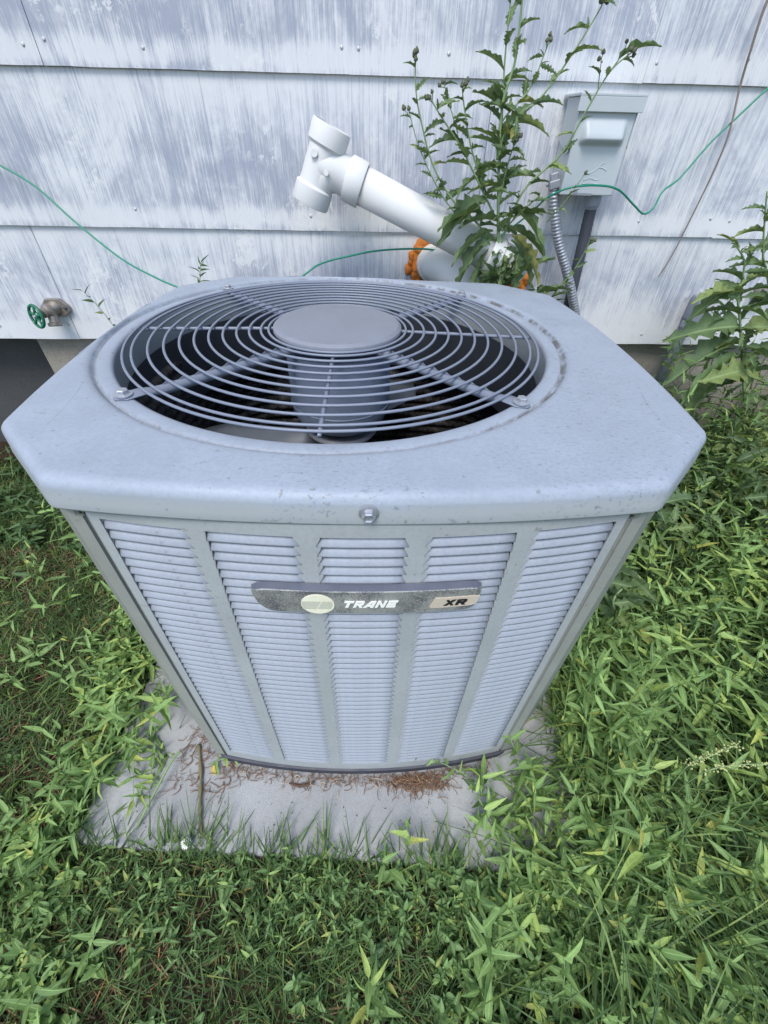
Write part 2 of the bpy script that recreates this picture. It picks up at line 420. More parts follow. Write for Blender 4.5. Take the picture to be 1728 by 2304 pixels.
# ------------------------------------------------------------------ air conditioner
A, Cc, SB = .3725, .2800, .0205                   # half size, chamfer corner, bow of a side
CAPZ, SKIRT = .668, .0347
FX, FY = -.0439, .0062                            # fan centre
BACK = .905                                        # the cabinet is a little shallower behind the fan centre
def cap_outline(a, c, s, n=420):
    P = []
    def seg(p, q, k):
        for i in range(k): t = i / k; P.append(((p[0] + (q[0] - p[0]) * t), (p[1] + (q[1] - p[1]) * t)))
    for q in range(4):
        pts = []
        for i in range(90):
            x = -c + 2 * c * i / 90; pts.append((x, -(a + s * (1 - (x / c) ** 2))))
        d = ((c, -a), (a, -c))
        for i in range(18): t = i / 18; pts.append((d[0][0] + (d[1][0] - d[0][0]) * t, d[0][1] + (d[1][1] - d[0][1]) * t))
        cs, sn = math.cos(q * math.pi / 2), math.sin(q * math.pi / 2)
        P += [(x * cs - y * sn, x * sn + y * cs) for x, y in pts]
    P = np.array(P); P[:, 1] = np.where(P[:, 1] > 0, P[:, 1] * BACK, P[:, 1]); d = np.r_[0, np.cumsum(np.hypot(*(np.roll(P, -1, 0) - P).T))]
    L = d[-1]; Q = np.vstack([P, P[:1]]); u = np.arange(n) / n * L
    P = np.c_[np.interp(u, d, Q[:, 0]), np.interp(u, d, Q[:, 1])]
    sg = .0036 / (L / n); k = np.arange(-20, 21); g = np.exp(-.5 * (k / sg) ** 2); g /= g.sum()
    return sum(np.roll(P, -int(kk), 0) * gg for kk, gg in zip(k, g))
OUT = cap_outline(A, Cc, SB)
ac = empty('air_conditioner', (.0017, .0036, 0))
ux, uy = .0105, .0228
ac.rotation_euler = Matrix(((1, 0, ux), (0, 1, uy), (-ux, -uy, 1))).to_euler()
tag(ac, 'grey green air conditioning condenser with louvred front and round fan grille on a concrete slab', 'air conditioner')

def build_cap():
    N = len(OUT); cen = np.array([FX, FY]); d = OUT - cen; Rr = np.hypot(*d.T); un = d / Rr[:, None]
    t = np.roll(OUT, -1, 0) - np.roll(OUT, 1, 0); t /= np.hypot(*t.T)[:, None]; nrm = np.c_[t[:, 1], -t[:, 0]]
    rows = []
    Ro = .3115
    inner = [(Ro + .002, -.060), (Ro, -.050), (Ro, -.010), (Ro + .0012, -.0055), (Ro + .005, -.0035), (.3285, -.0035), (.3310, -.0042), (.3325, -.0068), (.3345, -.0068), (.3365, -.0030), (.3395, -.0002), (.345, .0006), (.353, .0002)]
    lim = Rr - .009
    for i, (r, z) in enumerate(inner):
        rr = np.minimum(r, lim - .0012 * (len(inner) - i))
        rows.append(np.c_[cen + un * rr[:, None], np.full(N, z)])
    # flat part out to the rounding
    i0 = rows[-1][:, :2]; i1 = OUT - nrm * .013
    for f in (.33, .66, 1.0):
        P = i0 + (i1 - i0) * f; rows.append(np.c_[P, np.full(N, [.0, -.0004, -.0012][int(f * 3 - .5)])])
    for k in range(1, 7):
        a = k / 6 * math.pi / 2 * .97
        rows.append(np.c_[OUT - nrm * .013 + nrm * .013 * math.sin(a), np.full(N, -.0012 - .0125 * (1 - math.cos(a)))])
    rows.append(np.c_[OUT + nrm * .0005, np.full(N, -.0250)])
    rows.append(np.c_[OUT + nrm * .0015, np.full(N, -SKIRT + .002)])
    rows.append(np.c_[OUT + nrm * .0010, np.full(N, -SKIRT)])
    rows.append(np.c_[OUT - nrm * .0010, np.full(N, -SKIRT)])
    rows.append(np.c_[OUT - nrm * .0020, np.full(N, -SKIRT + .004)])
    V = np.vstack(rows); V[:, 2] += CAPZ
    V[:, 2] += .0011 * np.sin(V[:, 0] * 8 + 1) * np.cos(V[:, 1] * 7) * (V[:, 2] > CAPZ - .012)
    F = []
    for i in range(len(rows) - 1):
        for k in range(N):
            k2 = (k + 1) % N; F.append((i * N + k, i * N + k2, (i + 1) * N + k2, (i + 1) * N + k))
    F = [f[::-1] for f in F]
    me = mesh_py('top_cap', V, F); bm = bmesh.new(); bm.from_mesh(me); bmesh.ops.recalc_face_normals(bm, faces=bm.faces[:])
    bm.to_mesh(me); bm.free()
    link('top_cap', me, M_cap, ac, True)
    # pressed creases next to the chamfered corners
    for (p, q) in (((-.338, -.165), (-.318, -.300)), ((.338, -.190), (.330, -.300))):
        pts = [Vector((p[0] + (q[0] - p[0]) * t + .006 * math.sin(t * 3.1) * (1 if p[0] < 0 else -1), p[1] + (q[1] - p[1]) * t, CAPZ - .0012)) for t in np.linspace(0, 1, 9)]
        tube('pressed_crease', pts, [.0002] + [.0017] * 7 + [.0002], M_cap, ac, 8)
    # hex screw in the skirt
    y = -(A + SB) - .0012
    M = frame_to((.0045, y, CAPZ - .020), (0, -1, -.1))
    o = lathe('skirt_screw', [(.0088, -.001), (.0088, .0012), (.0066, .0018), (.0066, .0018)], 20, M_zinc, ac, False, M)
    lathe('screw_head', [(.0062, .0), (.0062, .0062), (.0048, .0072), (.0046, .0060), (.0, .0058)], 6, M_zinc, o, False, M)
build_cap()

BP, CB, PB = .3660, .2603, .0275                  # panel plane, half width, bow
def py(x, dy=0): return -(BP + PB * (1 - (x / CB) ** 2)) + dy
def curved_slab(bm, x0, x1, z0, z1, th=.0016, n=None, dy=0):
    n = n or max(1, int(abs(x1 - x0) / .02)); rows = []
    for i in range(n + 1):
        x = x0 + (x1 - x0) * i / n; y = py(x, dy)
        rows.append([bm.verts.new((x, y, z0)), bm.verts.new((x, y, z1)), bm.verts.new((x, y + th, z1)), bm.verts.new((x, y + th, z0))])
    for a, b in zip(rows[:-1], rows[1:]):
        for k in range(4):
            k2 = (k + 1) % 4; bm.faces.new((a[k], b[k], b[k2], a[k2]))
    bm.faces.new(rows[0]); bm.faces.new(rows[-1][::-1])

# louver layout on one face
NR = 44; PITCH = .01328; ZTOP = .6161; ZB = ZTOP - NR * PITCH
cols = [(-.2400, -.1545), (-.1300, -.0525), (-.0385 + .0, .0385 + .0), (.0525, .1300), (.1545, .2400)]
cols = [(-.2490, -.1625), (-.1475, -.0597), (-.0443, .0430), (.0585, .1465), (.1620, .2490)]
guss = [(.0004, .0060), (.0010, .0055), (.0042, .0042), (.0055, .0010), (.0060, .0004)]
def slat_mesh(x0, x1):
    """one louvre blade: leans from the set back upper edge out to the lip in the panel plane."""
    n = 5; prof = [(.0104, .0086), (.0062, .0080), (.0026, .0067), (.0016, .0052), (.0008, .0028), (.0001, .0006), (.0000, -.0002), (.0000, -.0020), (.0008, -.0020), (.0014, .0008), (.0022, .0044), (.0034, .0060), (.0064, .0072), (.0106, .0078)]
    V = []; F = []; m_ = len(prof)
    for i in range(n + 1):
        x = x0 + (x1 - x0) * i / n
        for d, z in prof: V.append((x0 + .0012 + (x1 - x0 - .0024) * i / n if d > .002 else x, py(x, d + .0008), z))
    for i in range(n):
        for k in range(m_):
            k2 = (k + 1) % m_; F.append((i * m_ + k, i * m_ + k2, (i + 1) * m_ + k2, (i + 1) * m_ + k))
    F.append(tuple(range(m_))); F.append(tuple(n * m_ + k for k in range(m_))[::-1])
    me = mesh_py('slat', V, F); bm = bmesh.new(); bm.from_mesh(me); bmesh.ops.recalc_face_normals(bm, faces=bm.faces[:]); bm.to_mesh(me); bm.free()
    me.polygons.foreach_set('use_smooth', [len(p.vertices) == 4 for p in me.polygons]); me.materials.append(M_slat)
    return me
def panel_frame_mesh():
    bm = bmesh.new()
    curved_slab(bm, -CB, CB, ZTOP, .6385)
    curved_slab(bm, -CB, CB, .0060, ZB)
    edges = [-CB] + [v for c in cols for v in c] + [CB]
    for i in range(0, len(edges), 2): curved_slab(bm, edges[i], edges[i + 1], ZB, ZTOP)
    for (x0, x1), (g0, g1) in zip(cols, guss):
        for r in range(NR):
            zt = ZTOP - r * PITCH; zb = zt - PITCH * .86
            for xe, g, sgn in ((x0, g0, 1), (x1, g1, -1)):
                if g < .0006: continue
                a = (xe, py(xe, .0002), zt - .0002); b = (xe + sgn * g, py(xe + sgn * g, .0004), zt - .0002)
                c = (xe, py(xe, .0002), zb); b2 = (xe + sgn * g, py(xe + sgn * g, .0004), zt - PITCH * .16)
                v = [bm.verts.new(p) for p in (a, b, b2, c)]
                w = [bm.verts.new((p[0], p[1] + .0014, p[2])) for p in (a, b, b2, c)]
                bm.faces.new(v); bm.faces.new(w[::-1])
                for k in range(4): bm.faces.new((v[k], w[k], w[(k + 1) % 4], v[(k + 1) % 4]))
    bmesh.ops.recalc_face_normals(bm, faces=bm.faces[:])
    return mesh_bm('louvre_panel', bm)
ZTOPF = ZTOP
def build_body():
    me = panel_frame_mesh(); panel = link('louvre_panel', me, M_body, ac); panel['label'] = 'front louvre panel'
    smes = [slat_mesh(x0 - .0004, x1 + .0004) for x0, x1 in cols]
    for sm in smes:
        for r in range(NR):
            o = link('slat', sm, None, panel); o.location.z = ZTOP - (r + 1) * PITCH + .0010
    # the other three faces: same panel turned, its slats joined
    allv = []; allf = []
    for sm in smes:
        vs = np.array([v.co for v in sm.vertices]); fs = [tuple(p.vertices) for p in sm.polygons]
        for r in range(NR):
            b = sum(len(a) for a in allv); q = vs.copy(); q[:, 2] += ZTOP - (r + 1) * PITCH + .001; allv.append(q); allf += [tuple(b + i for i in f) for f in fs]
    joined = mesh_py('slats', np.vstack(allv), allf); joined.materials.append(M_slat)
    for k in (1, 2, 3):
        p = link('side_panel', me, M_body, ac); p.rotation_euler.z = k * math.pi / 2; p.location = (0, -.037 if k == 2 else -.018, 0)
        if k != 2: p.scale = (.93, 1, 1)
        s = link('side_slats', joined, None, p); s['kind'] = 'stuff'
    # corner posts
    for k in range(4):
        bm = bmesh.new()
        prof = [(.2655, -.3635), (.2660, -.3655), (.2810, -.3625), (.3625, -.2810), (.3655, -.2655), (.3610, -.2646)]
        def wall(prof, z0, z1, th=.002):
            vo = [[bm.verts.new((x, y, z)) for x, y in prof] for z in (z0, z1)]
            sc = 1 - .008
            vi = [[bm.verts.new((x * sc, y * sc, z)) for x, y in prof] for z in (z0, z1)]
            for i in range(len(prof) - 1):
                bm.faces.new((vo[0][i], vo[0][i + 1], vo[1][i + 1], vo[1][i])); bm.faces.new((vi[0][i], vi[1][i], vi[1][i + 1], vi[0][i + 1]))
                bm.faces.new((vo[1][i], vo[1][i + 1], vi[1][i + 1], vi[1][i])); bm.faces.new((vo[0][i], vi[0][i], vi[0][i + 1], vo[0][i + 1]))
            for i in (0, -1): bm.faces.new((vo[0][i], vo[1][i], vi[1][i], vi[0][i]))
        wall(prof, .0060, .6165); wall([(.2720, -.3645), (.2810, -.3625), (.3625, -.2810), (.3645, -.2720)], .6165, .6385)
        bmesh.ops.recalc_face_normals(bm, faces=bm.faces[:])
        o = link('corner_post', mesh_bm('corner_post', bm), M_post, ac); o.rotation_euler.z = k * math.pi / 2; o.location.y = -.037 if k in (1, 2) else 0
    # black base pan
    O2 = cap_outline(.3675, .268, .0275, 200)
    V = []; prof = [(-.030, .0056), (-.0015, .0056), (.0020, .0040), (.0020, .0005), (.0, -.0005), (.0020, -.0110), (.0, -.0120), (-.03, -.0120)]
    t = np.roll(O2, -1, 0) - np.roll(O2, 1, 0); t /= np.hypot(*t.T)[:, None]; nr = np.c_[t[:, 1], -t[:, 0]]
    for d, z in prof: V += [(*(O2[i] + nr[i] * d), z) for i in range(200)]
    F = [(i * 200 + k, i * 200 + (k + 1) % 200, (i + 1) * 200 + (k + 1) % 200, (i + 1) * 200 + k) for i in range(len(prof) - 1) for k in range(200)]
    F.append(tuple(range(200))[::-1])
    me = mesh_py('base_pan', V, F); bm = bmesh.new(); bm.from_mesh(me); bmesh.ops.recalc_face_normals(bm, faces=bm.faces[:]); bm.to_mesh(me); bm.free()
    link('base_pan', me, M_black, ac)
    # lifting scratch, seam on the left stile
    bm = bmesh.new(); curved_slab(bm, -.2598, -.2500, .4790, .4802, .0004, 1, -.0005); link('panel_seam', mesh_bm('panel_seam', bm), M_post, panel)
build_body()

def m_coil():
    t = NT('coil_fins'); tc = t.n('ShaderNodeTexCoord').outputs['UV']
    mp = t.n('ShaderNodeMapping'); t.l(tc, mp.inputs[0]); mp.inputs['Scale'].default_value = (1, 1, 1)
    w1 = t.n('ShaderNodeTexWave', wave_type='BANDS', bands_direction='X'); t.l(mp.outputs[0], w1.inputs[0]); w1.inputs['Scale'].default_value = 95
    w1.inputs['Distortion'].default_value = .6
    sep = t.n('ShaderNodeSeparateXYZ'); t.l(tc, sep.inputs[0])
    a = t.ramp(w1.outputs[1], .35, .65)
    n = t.noise(t.pos(), 60, 4, .7)
    c = t.mix(t.math('MULTIPLY', a, t.ramp(n, .35, .7)), (.012, .012, .013), (.20, .185, .17))
    return t.fin(c, .6, .3, t.bump(w1.outputs[1], .8, .003))
M_coil = m_coil()
BL_A = 64
def build_inside():
    # spiny fin coil: wound rows of finned tube round the inside of the cabinet
    V = []; F = []; UV = []
    Oc = cap_outline(.330, .250, .022, 160); nseg = 160
    L = np.r_[0, np.cumsum(np.hypot(*(np.roll(Oc, -1, 0) - Oc).T))]
    rows = 26; rp = .55 / rows; prof = []
    for r in range(rows):
        for k in range(5):
            a = math.pi * k / 5; prof.append((.010 * math.sin(a), .035 + r * rp + rp * k / 5))
    prof.append((0, .585))
    t = np.roll(Oc, -1, 0) - np.roll(Oc, 1, 0); t /= np.hypot(*t.T)[:, None]; nr = np.c_[t[:, 1], -t[:, 0]]
    n = nseg + 1
    for d, z in prof:
        for i in range(n):
            j = i % nseg; p = Oc[j] - nr[j] * d; V.append((p[0], p[1], z)); UV.append((L[min(i, nseg)] , z))
    for i in range(len(prof) - 1):
        for k in range(nseg): F.append((i * n + k, i * n + k + 1, (i + 1) * n + k + 1, (i + 1) * n + k))
    me = mesh_py('condenser_coil', V, F); uv = me.uv_layers.new(name='UVMap')
    for lp in me.loops: uv.data[lp.index].uv = UV[lp.vertex_index]
    bm = bmesh.new(); bm.from_mesh(me); bmesh.ops.reverse_faces(bm, faces=bm.faces[:]); bm.to_mesh(me); bm.free()
    link('condenser_coil', me, M_coil, ac, True)
    # shroud ring under the opening
    n = 96; prof = [(.3110, -.052), (.3085, -.160), (.3110, -.172), (.3300, -.176)]
    o = lathe('fan_shroud', [(r, CAPZ + z) for r, z in prof], n, M_dark, ac); me = o.data
    bm = bmesh.new(); bm.from_mesh(me)
    bmesh.ops.delete(bm, geom=[f for f in bm.faces if len(f.verts) > 4], context='FACES'); bm.to_mesh(me); bm.free()
    o.location = (FX, FY, 0)
    c = Vector((FX, FY, 0))
    # motor hanging below the hub
    M = Matrix.Translation(c)
    mo = lathe('fan_motor', [(.0, CAPZ - .012), (.060, CAPZ - .014), (.080, CAPZ - .020), (.0825, CAPZ - .030), (.0828, CAPZ - .112), (.0815, CAPZ - .126), (.072, CAPZ - .144), (.055, CAPZ - .153), (.052, CAPZ - .157), (.0, CAPZ - .157)], 64, M_motor, ac, True, M)
    lathe('motor_seam', [(.0828, CAPZ - .1085), (.0838, CAPZ - .110), (.0828, CAPZ - .1115)], 64, M_motor, mo, True, M, False)
    hb = lathe('fan_hub', [(.0, CAPZ - .156), (.040, CAPZ - .156), (.052, CAPZ - .160), (.060, CAPZ - .162), (.063, CAPZ - .168), (.057, CAPZ - .176), (.044, CAPZ - .174), (.036, CAPZ - .205), (.0, CAPZ - .206)], 48, M_steel, ac, True, M)
    # three pitched blades
    for k, a0 in enumerate((BL_A, BL_A + 120, BL_A + 240)):
        V = []; F = []; nr_, na = 9, 9
        for i in range(nr_):
            f = i / (nr_ - 1); r = .045 + .235 * f
            half = R(16 + 14 * f) if f < .75 else R(26.5 - 26 * (f - .75))
            sweep = R(14 * f)
            for j in range(na):
                g = j / (na - 1) * 2 - 1; a = R(a0) + sweep + g * half
                z = CAPZ - .212 + g * (.030 - .010 * f) * -1 + .010 * (1 - g * g)
                V.append((FX + r * math.cos(a), FY + r * math.sin(a), z))
        for i in range(nr_ - 1):
            for j in range(na - 1): F.append((i * na + j, i * na + j + 1, (i + 1) * na + j + 1, (i + 1) * na + j))
        o = link('fan_blade', mesh_py('fan_blade', V, F), M_blade, ac, True)
        sm = o.modifiers.new('thickness', 'SOLIDIFY'); sm.thickness = .0016
build_inside()

def build_grille():
    zr = CAPZ + .0005
    radii = [.2995, .2885, .2685, .2482, .2280, .2085, .1888, .1692, .1500, .1320, .1150, .1040]
    for i, r in enumerate(radii):
        n = 120; dome = .006 * (1 - (r / .30) ** 2)
        V, F = tube_vf([Vector((r * math.cos(2 * math.pi * k / n), r * math.sin(2 * math.pi * k / n), 0)) for k in range(n)], .00185, 8, True)
        o = link('grille_ring', mesh_py('grille_ring', V, F), M_grille, ac, True); o.location = (FX, FY, zr + dome)
    rb = .2261 * math.sqrt(2); rot0 = -.0069
    # thick spokes ending in flattened eyes, bolted at 45 degrees
    me = None
    for k in range(4):
        a = math.pi / 4 + k * math.pi / 2 + rot0
        bm = bmesh.new(); ns = 26; seg = 12; rings = []
        for i in range(ns + 1):
            f = i / ns; r = .060 + (rb + .011 - .060) * f
            fl = min(1, max(0, (r - (rb - .036)) / .016))          # 0 = round, 1 = flat
            w = .0062 + (.0112 - .0062) * fl; h = .0062 * (1 - fl) + .0018 * fl
            z = -.0085 + fl * .0055
            if r > rb: w *= math.sqrt(max(0.02, 1 - ((r - rb) / .0115) ** 2))
            rings.append([bm.verts.new((r, w * math.cos(2 * math.pi * j / seg), z + h * math.sin(2 * math.pi * j / seg))) for j in range(seg)])
        for p, q in zip(rings[:-1], rings[1:]):
            for j in range(seg): bm.faces.new((p[j], q[j], q[(j + 1) % seg], p[(j + 1) % seg]))
        bm.faces.new(rings[0]); bm.faces.new(rings[-1][::-1]); bmesh.ops.recalc_face_normals(bm, faces=bm.faces[:])
        o = link('grille_spoke', mesh_bm('grille_spoke', bm), M_grille, ac, True); o.location = (FX, FY, zr); o.rotation_euler.z = a
        # small webs where each ring is welded to the spoke
        bm = bmesh.new()
        for r in radii[2:]:
            for s in (-1, 1):
                v = [bm.verts.new(p) for p in ((r - .0075, s * .0004, -.0020), (r + .0075, s * .0004, -.0020), (r, s * .0004, .0012))]
                if s < 0: v0 = v
            bm.faces.new(v0); bm.faces.new(v[::-1])
            for q in range(3): bm.faces.new((v0[q], v[q], v[(q + 1) % 3], v0[(q + 1) % 3]))
        link('weld_web', mesh_bm('weld_web', bm), M_grille, o)
        b = Vector((FX + rb * math.cos(a), FY + rb * math.sin(a), CAPZ - .0005))
        M = Matrix.Translation(b)
        bo = lathe('grille_bolt', [(.0098, .0), (.0098, .0013), (.0070, .0020), (.0, .0020)], 20, M_zinc, ac, False, M)
        lathe('bolt_head', [(.0064, .0018), (.0064, .0058), (.0050, .0068), (.0, .0068)], 6, M_zinc, bo, False, M)
    for k in range(4):
        a = -math.pi / 2 + k * math.pi / 2 + rot0
        pts = [Vector(((.058 + (.3015 - .058) * t) * math.cos(a) + FX, (.058 + (.3015 - .058) * t) * math.sin(a) + FY, zr - .0042 + .006 * (1 - t))) for t in np.linspace(0, 1, 14)]
        tube('grille_rod', pts, [.0023 if i % 2 else .0029 for i in range(14)], M_grille, ac, 8)
    lathe('hub_disc', [(.0, CAPZ + .0185), (.060, CAPZ + .0185), (.080, CAPZ + .0182), (.0925, CAPZ + .0170), (.0970, CAPZ + .0135), (.0978, CAPZ + .0095), (.0965, CAPZ + .0065), (.0935, CAPZ + .0060), (.0, CAPZ + .0055)], 96, M_hub, ac, True, Matrix.Translation((FX, FY, -.0045)))
build_grille()

# nameplate with raised lettering
def m_plate():
    t = NT('plate_oxide'); p = t.pos(obj=True); a = t.noise(p, 28, 4, .6); f = t.noise(p, 620, 4, .75)
    k = t.math('ADD', t.math('MULTIPLY', a, .9), t.math('MULTIPLY', f, 1.1))
    c = t.mix(t.ramp(k, .82, 1.12), (.115, .12, .13), (.36, .36, .33))
    return t.fin(c, .5, .35, t.bump(f, .3, .0006))
M_plate = m_plate()
M_plate_top = m_plain('plate_top', (.115, .125, .16), .4, .1, .12, 60)
M_white = m_plain('letter_white', (.80, .80, .74), .4, var=.05, scale=200)
M_logo = m_plain('logo_cream', (.74, .72, .55), .4, var=.12, scale=160)
M_tan = m_plain('tag_tan', (.50, .43, .34), .5, var=.06, scale=200)
M_ink = m_plain('ink_black', (.012, .012, .014), .4, var=.1)
M_line = m_plain('line_grey', (.12, .16, .14), .5, var=.1)
def build_plate():
    x0, x1 = -.1150, .1225; z0, z1 = .5140, .5504; tilt_t = .0105
    PY = lambda x: py(x, -.0105)
    n = 40; sect = []
    def half(x):                                  # lower and upper edge of the front face along the bar
        e0 = max(0, (x0 + .022 - x) / .022); e1 = max(0, (x - (x1 - .016)) / .016)
        lo = z0 + .020 * e0 ** 2.0 + .012 * e1 ** 2.2; hi = z1 - .006 * e0 ** 3 - .004 * e1 ** 3
        return lo, hi
    bm = bmesh.new(); rows = []
    for i in range(n + 1):
        x = x0 + (x1 - x0) * i / n; lo, hi = half(x); y = PY(x)
        e = min(1, max(0, (min(x - x0, x1 - x)) / .006)); yy = y + .004 * (1 - e) ** 2
        rows.append([bm.verts.new(p) for p in ((x, yy + .0006, lo), (x, yy, lo + .0012), (x, yy, hi - .0008), (x, yy + .0008, hi + .0002), (x, y + .0088, hi + .0018), (x, y + .0098, hi + .0008), (x, y + .0098, lo + .002))])
    top = []
    for a, b in zip(rows[:-1], rows[1:]):
        for k in range(7):
            f = bm.faces.new((a[k], b[k], b[(k + 1) % 7], a[(k + 1) % 7]))
            if k in (3, 4): top.append(f)
    bm.faces.new(rows[0]); bm.faces.new(rows[-1][::-1])
    for f in top: f.material_index = 1
    bmesh.ops.recalc_face_normals(bm, faces=bm.faces[:])
    me = mesh_bm('nameplate', bm); me.materials.append(M_plate); me.materials.append(M_plate_top)
    pl = link('nameplate', me, None, ac); pl['label'] = 'speckled grey nameplate bar'
    def prism(name, polys, mat, lift, parent, depth=.0009):
        """flat letters bent to the bar: polys in (x, z)."""
        bm = bmesh.new()
        for poly in polys:
            v = [bm.verts.new((x, PY(x) - lift, z)) for x, z in poly]
            w = [bm.verts.new((x, PY(x) - lift + depth, z)) for x, z in poly]
            f = bm.faces.new(v); g = bm.faces.new(w[::-1]); N = len(v)
            for k in range(N): bm.faces.new((v[k], w[k], w[(k + 1) % N], v[(k + 1) % N]))
        bmesh.ops.triangulate(bm, faces=[f for f in bm.faces if len(f.verts) > 4])
        bmesh.ops.recalc_face_normals(bm, faces=bm.faces[:])
        return link(name, mesh_bm(name, bm), mat, parent)
    # glyphs in a 1 x 1 cell, heavy strokes
    G = {
        'T': [[(0, .72), (1, .72), (1, 1), (0, 1)], [(.34, 0), (.66, 0), (.66, .7195), (.34, .7195)]],
        'R': [[(0, 0), (.30, 0), (.30, 1), (0, 1)], [(.3005, .77), (.78, .77), (.98, .86), (.86, 1), (.3005, 1)],
              [(.70, .60), (.98, .62), (.98, .8595), (.7805, .7695), (.70, .7695)], [(.3005, .36), (.86, .36), (.98, .50), (.98, .6195), (.70, .5995), (.3005, .5995)],
              [(.42, .3595), (.68, 0), (1.03, 0), (.76, .3595)]],
        'A': [[(-.06, 0), (.26, 0), (.66, .78), (.66, 1), (.46, 1)], [(.6605, 0), (1.0, 0), (1.0, 1), (.6605, 1)], [(.36, .17), (.6600, .17), (.6600, .38), (.465, .38)]],
        'N': [[(0, 0), (.28, 0), (.28, 1), (0, 1)], [(.2805, 1), (.2805, .62), (.6995, 0), (.6995, .42), (.32, 1)], [(.70, 0), (.98, 0), (.98, 1), (.70, 1)]],
        'E': [[(0, 0), (.30, 0), (.30, 1), (0, 1)], [(.3005, 0), (.98, 0), (.98, .24), (.3005, .24)], [(.3005, .39), (.90, .39), (.90, .61), (.3005, .61)], [(.3005, .76), (.98, .76), (.98, 1), (.3005, 1)]],
        'X': [[(0, 0), (.34, 0), (1, 1), (.66, 1)], [(0.0, 1), (.30, 1), (.51, .66), (.38, .46)], [(.49, .34), (.62, .54), (1, 0), (.70, 0)]],
    }
    def word(txt, xs, zb, h, wl, gap, mat, shear, lift):
        x = xs
        for ch in txt:
            polys = [[(x + px * wl + shear * h * pz, zb + pz * h) for px, pz in poly] for poly in G[ch]]
            prism('letter', polys, mat, lift, pl); x += wl + gap
    word('TRANE', -.0225, .5262, .0108, .0098, .0015, M_white, .32, .0014)
    # round emblem with speed lines
    cx, cz, rx, rz = -.0473, .5305, .0172, .0155
    el = prism('emblem', [[(cx + rx * math.cos(2 * math.pi * k / 48), cz + rz * math.sin(2 * math.pi * k / 48)) for k in range(48)]], M_logo, .0012, pl, .0012)
    polys = []
    for i, dz in enumerate(np.linspace(-.0075, .0042, 9)):
        hw = rx * math.sqrt(max(0, 1 - (dz / rz) ** 2)) * .96; tk = .00042
        a, b = -hw, hw - .001
        cut = .003 + dz * .45
        polys.append([(cx + a, cz + dz), (cx + cut - .0012, cz + dz), (cx + cut - .0012, cz + dz + tk), (cx + a, cz + dz + tk)])
        polys.append([(cx + cut, cz + dz + .0006), (cx + b, cz + dz + .0006), (cx + b, cz + dz + .0006 + tk), (cx + cut, cz + dz + .0006 + tk)])
    prism('emblem_lines', polys, M_line, .00135, pl, .0004)
    # tan tag with XR
    tx0, tx1, tz0, tz1 = .0690, .1208, .5225, .5385
    prism('tag', [[(tx0 + .001, tz0), (tx0 + .012, tz0), (tx1 - .018, tz0 + .0002), (tx1 - .006, tz0 + .001), (tx1 - .0015, tz0 + .004), (tx1, tz1), (tx1 - .02, tz1), (tx0 + .02, tz1), (tx0 + .005, tz1), (tx0, tz0 + .002)]], M_tan, .0012, pl, .0012)
    word('XR', .0835, .5258, .0092, .0108, .0016, M_ink, .25, .0018)
build_plate()

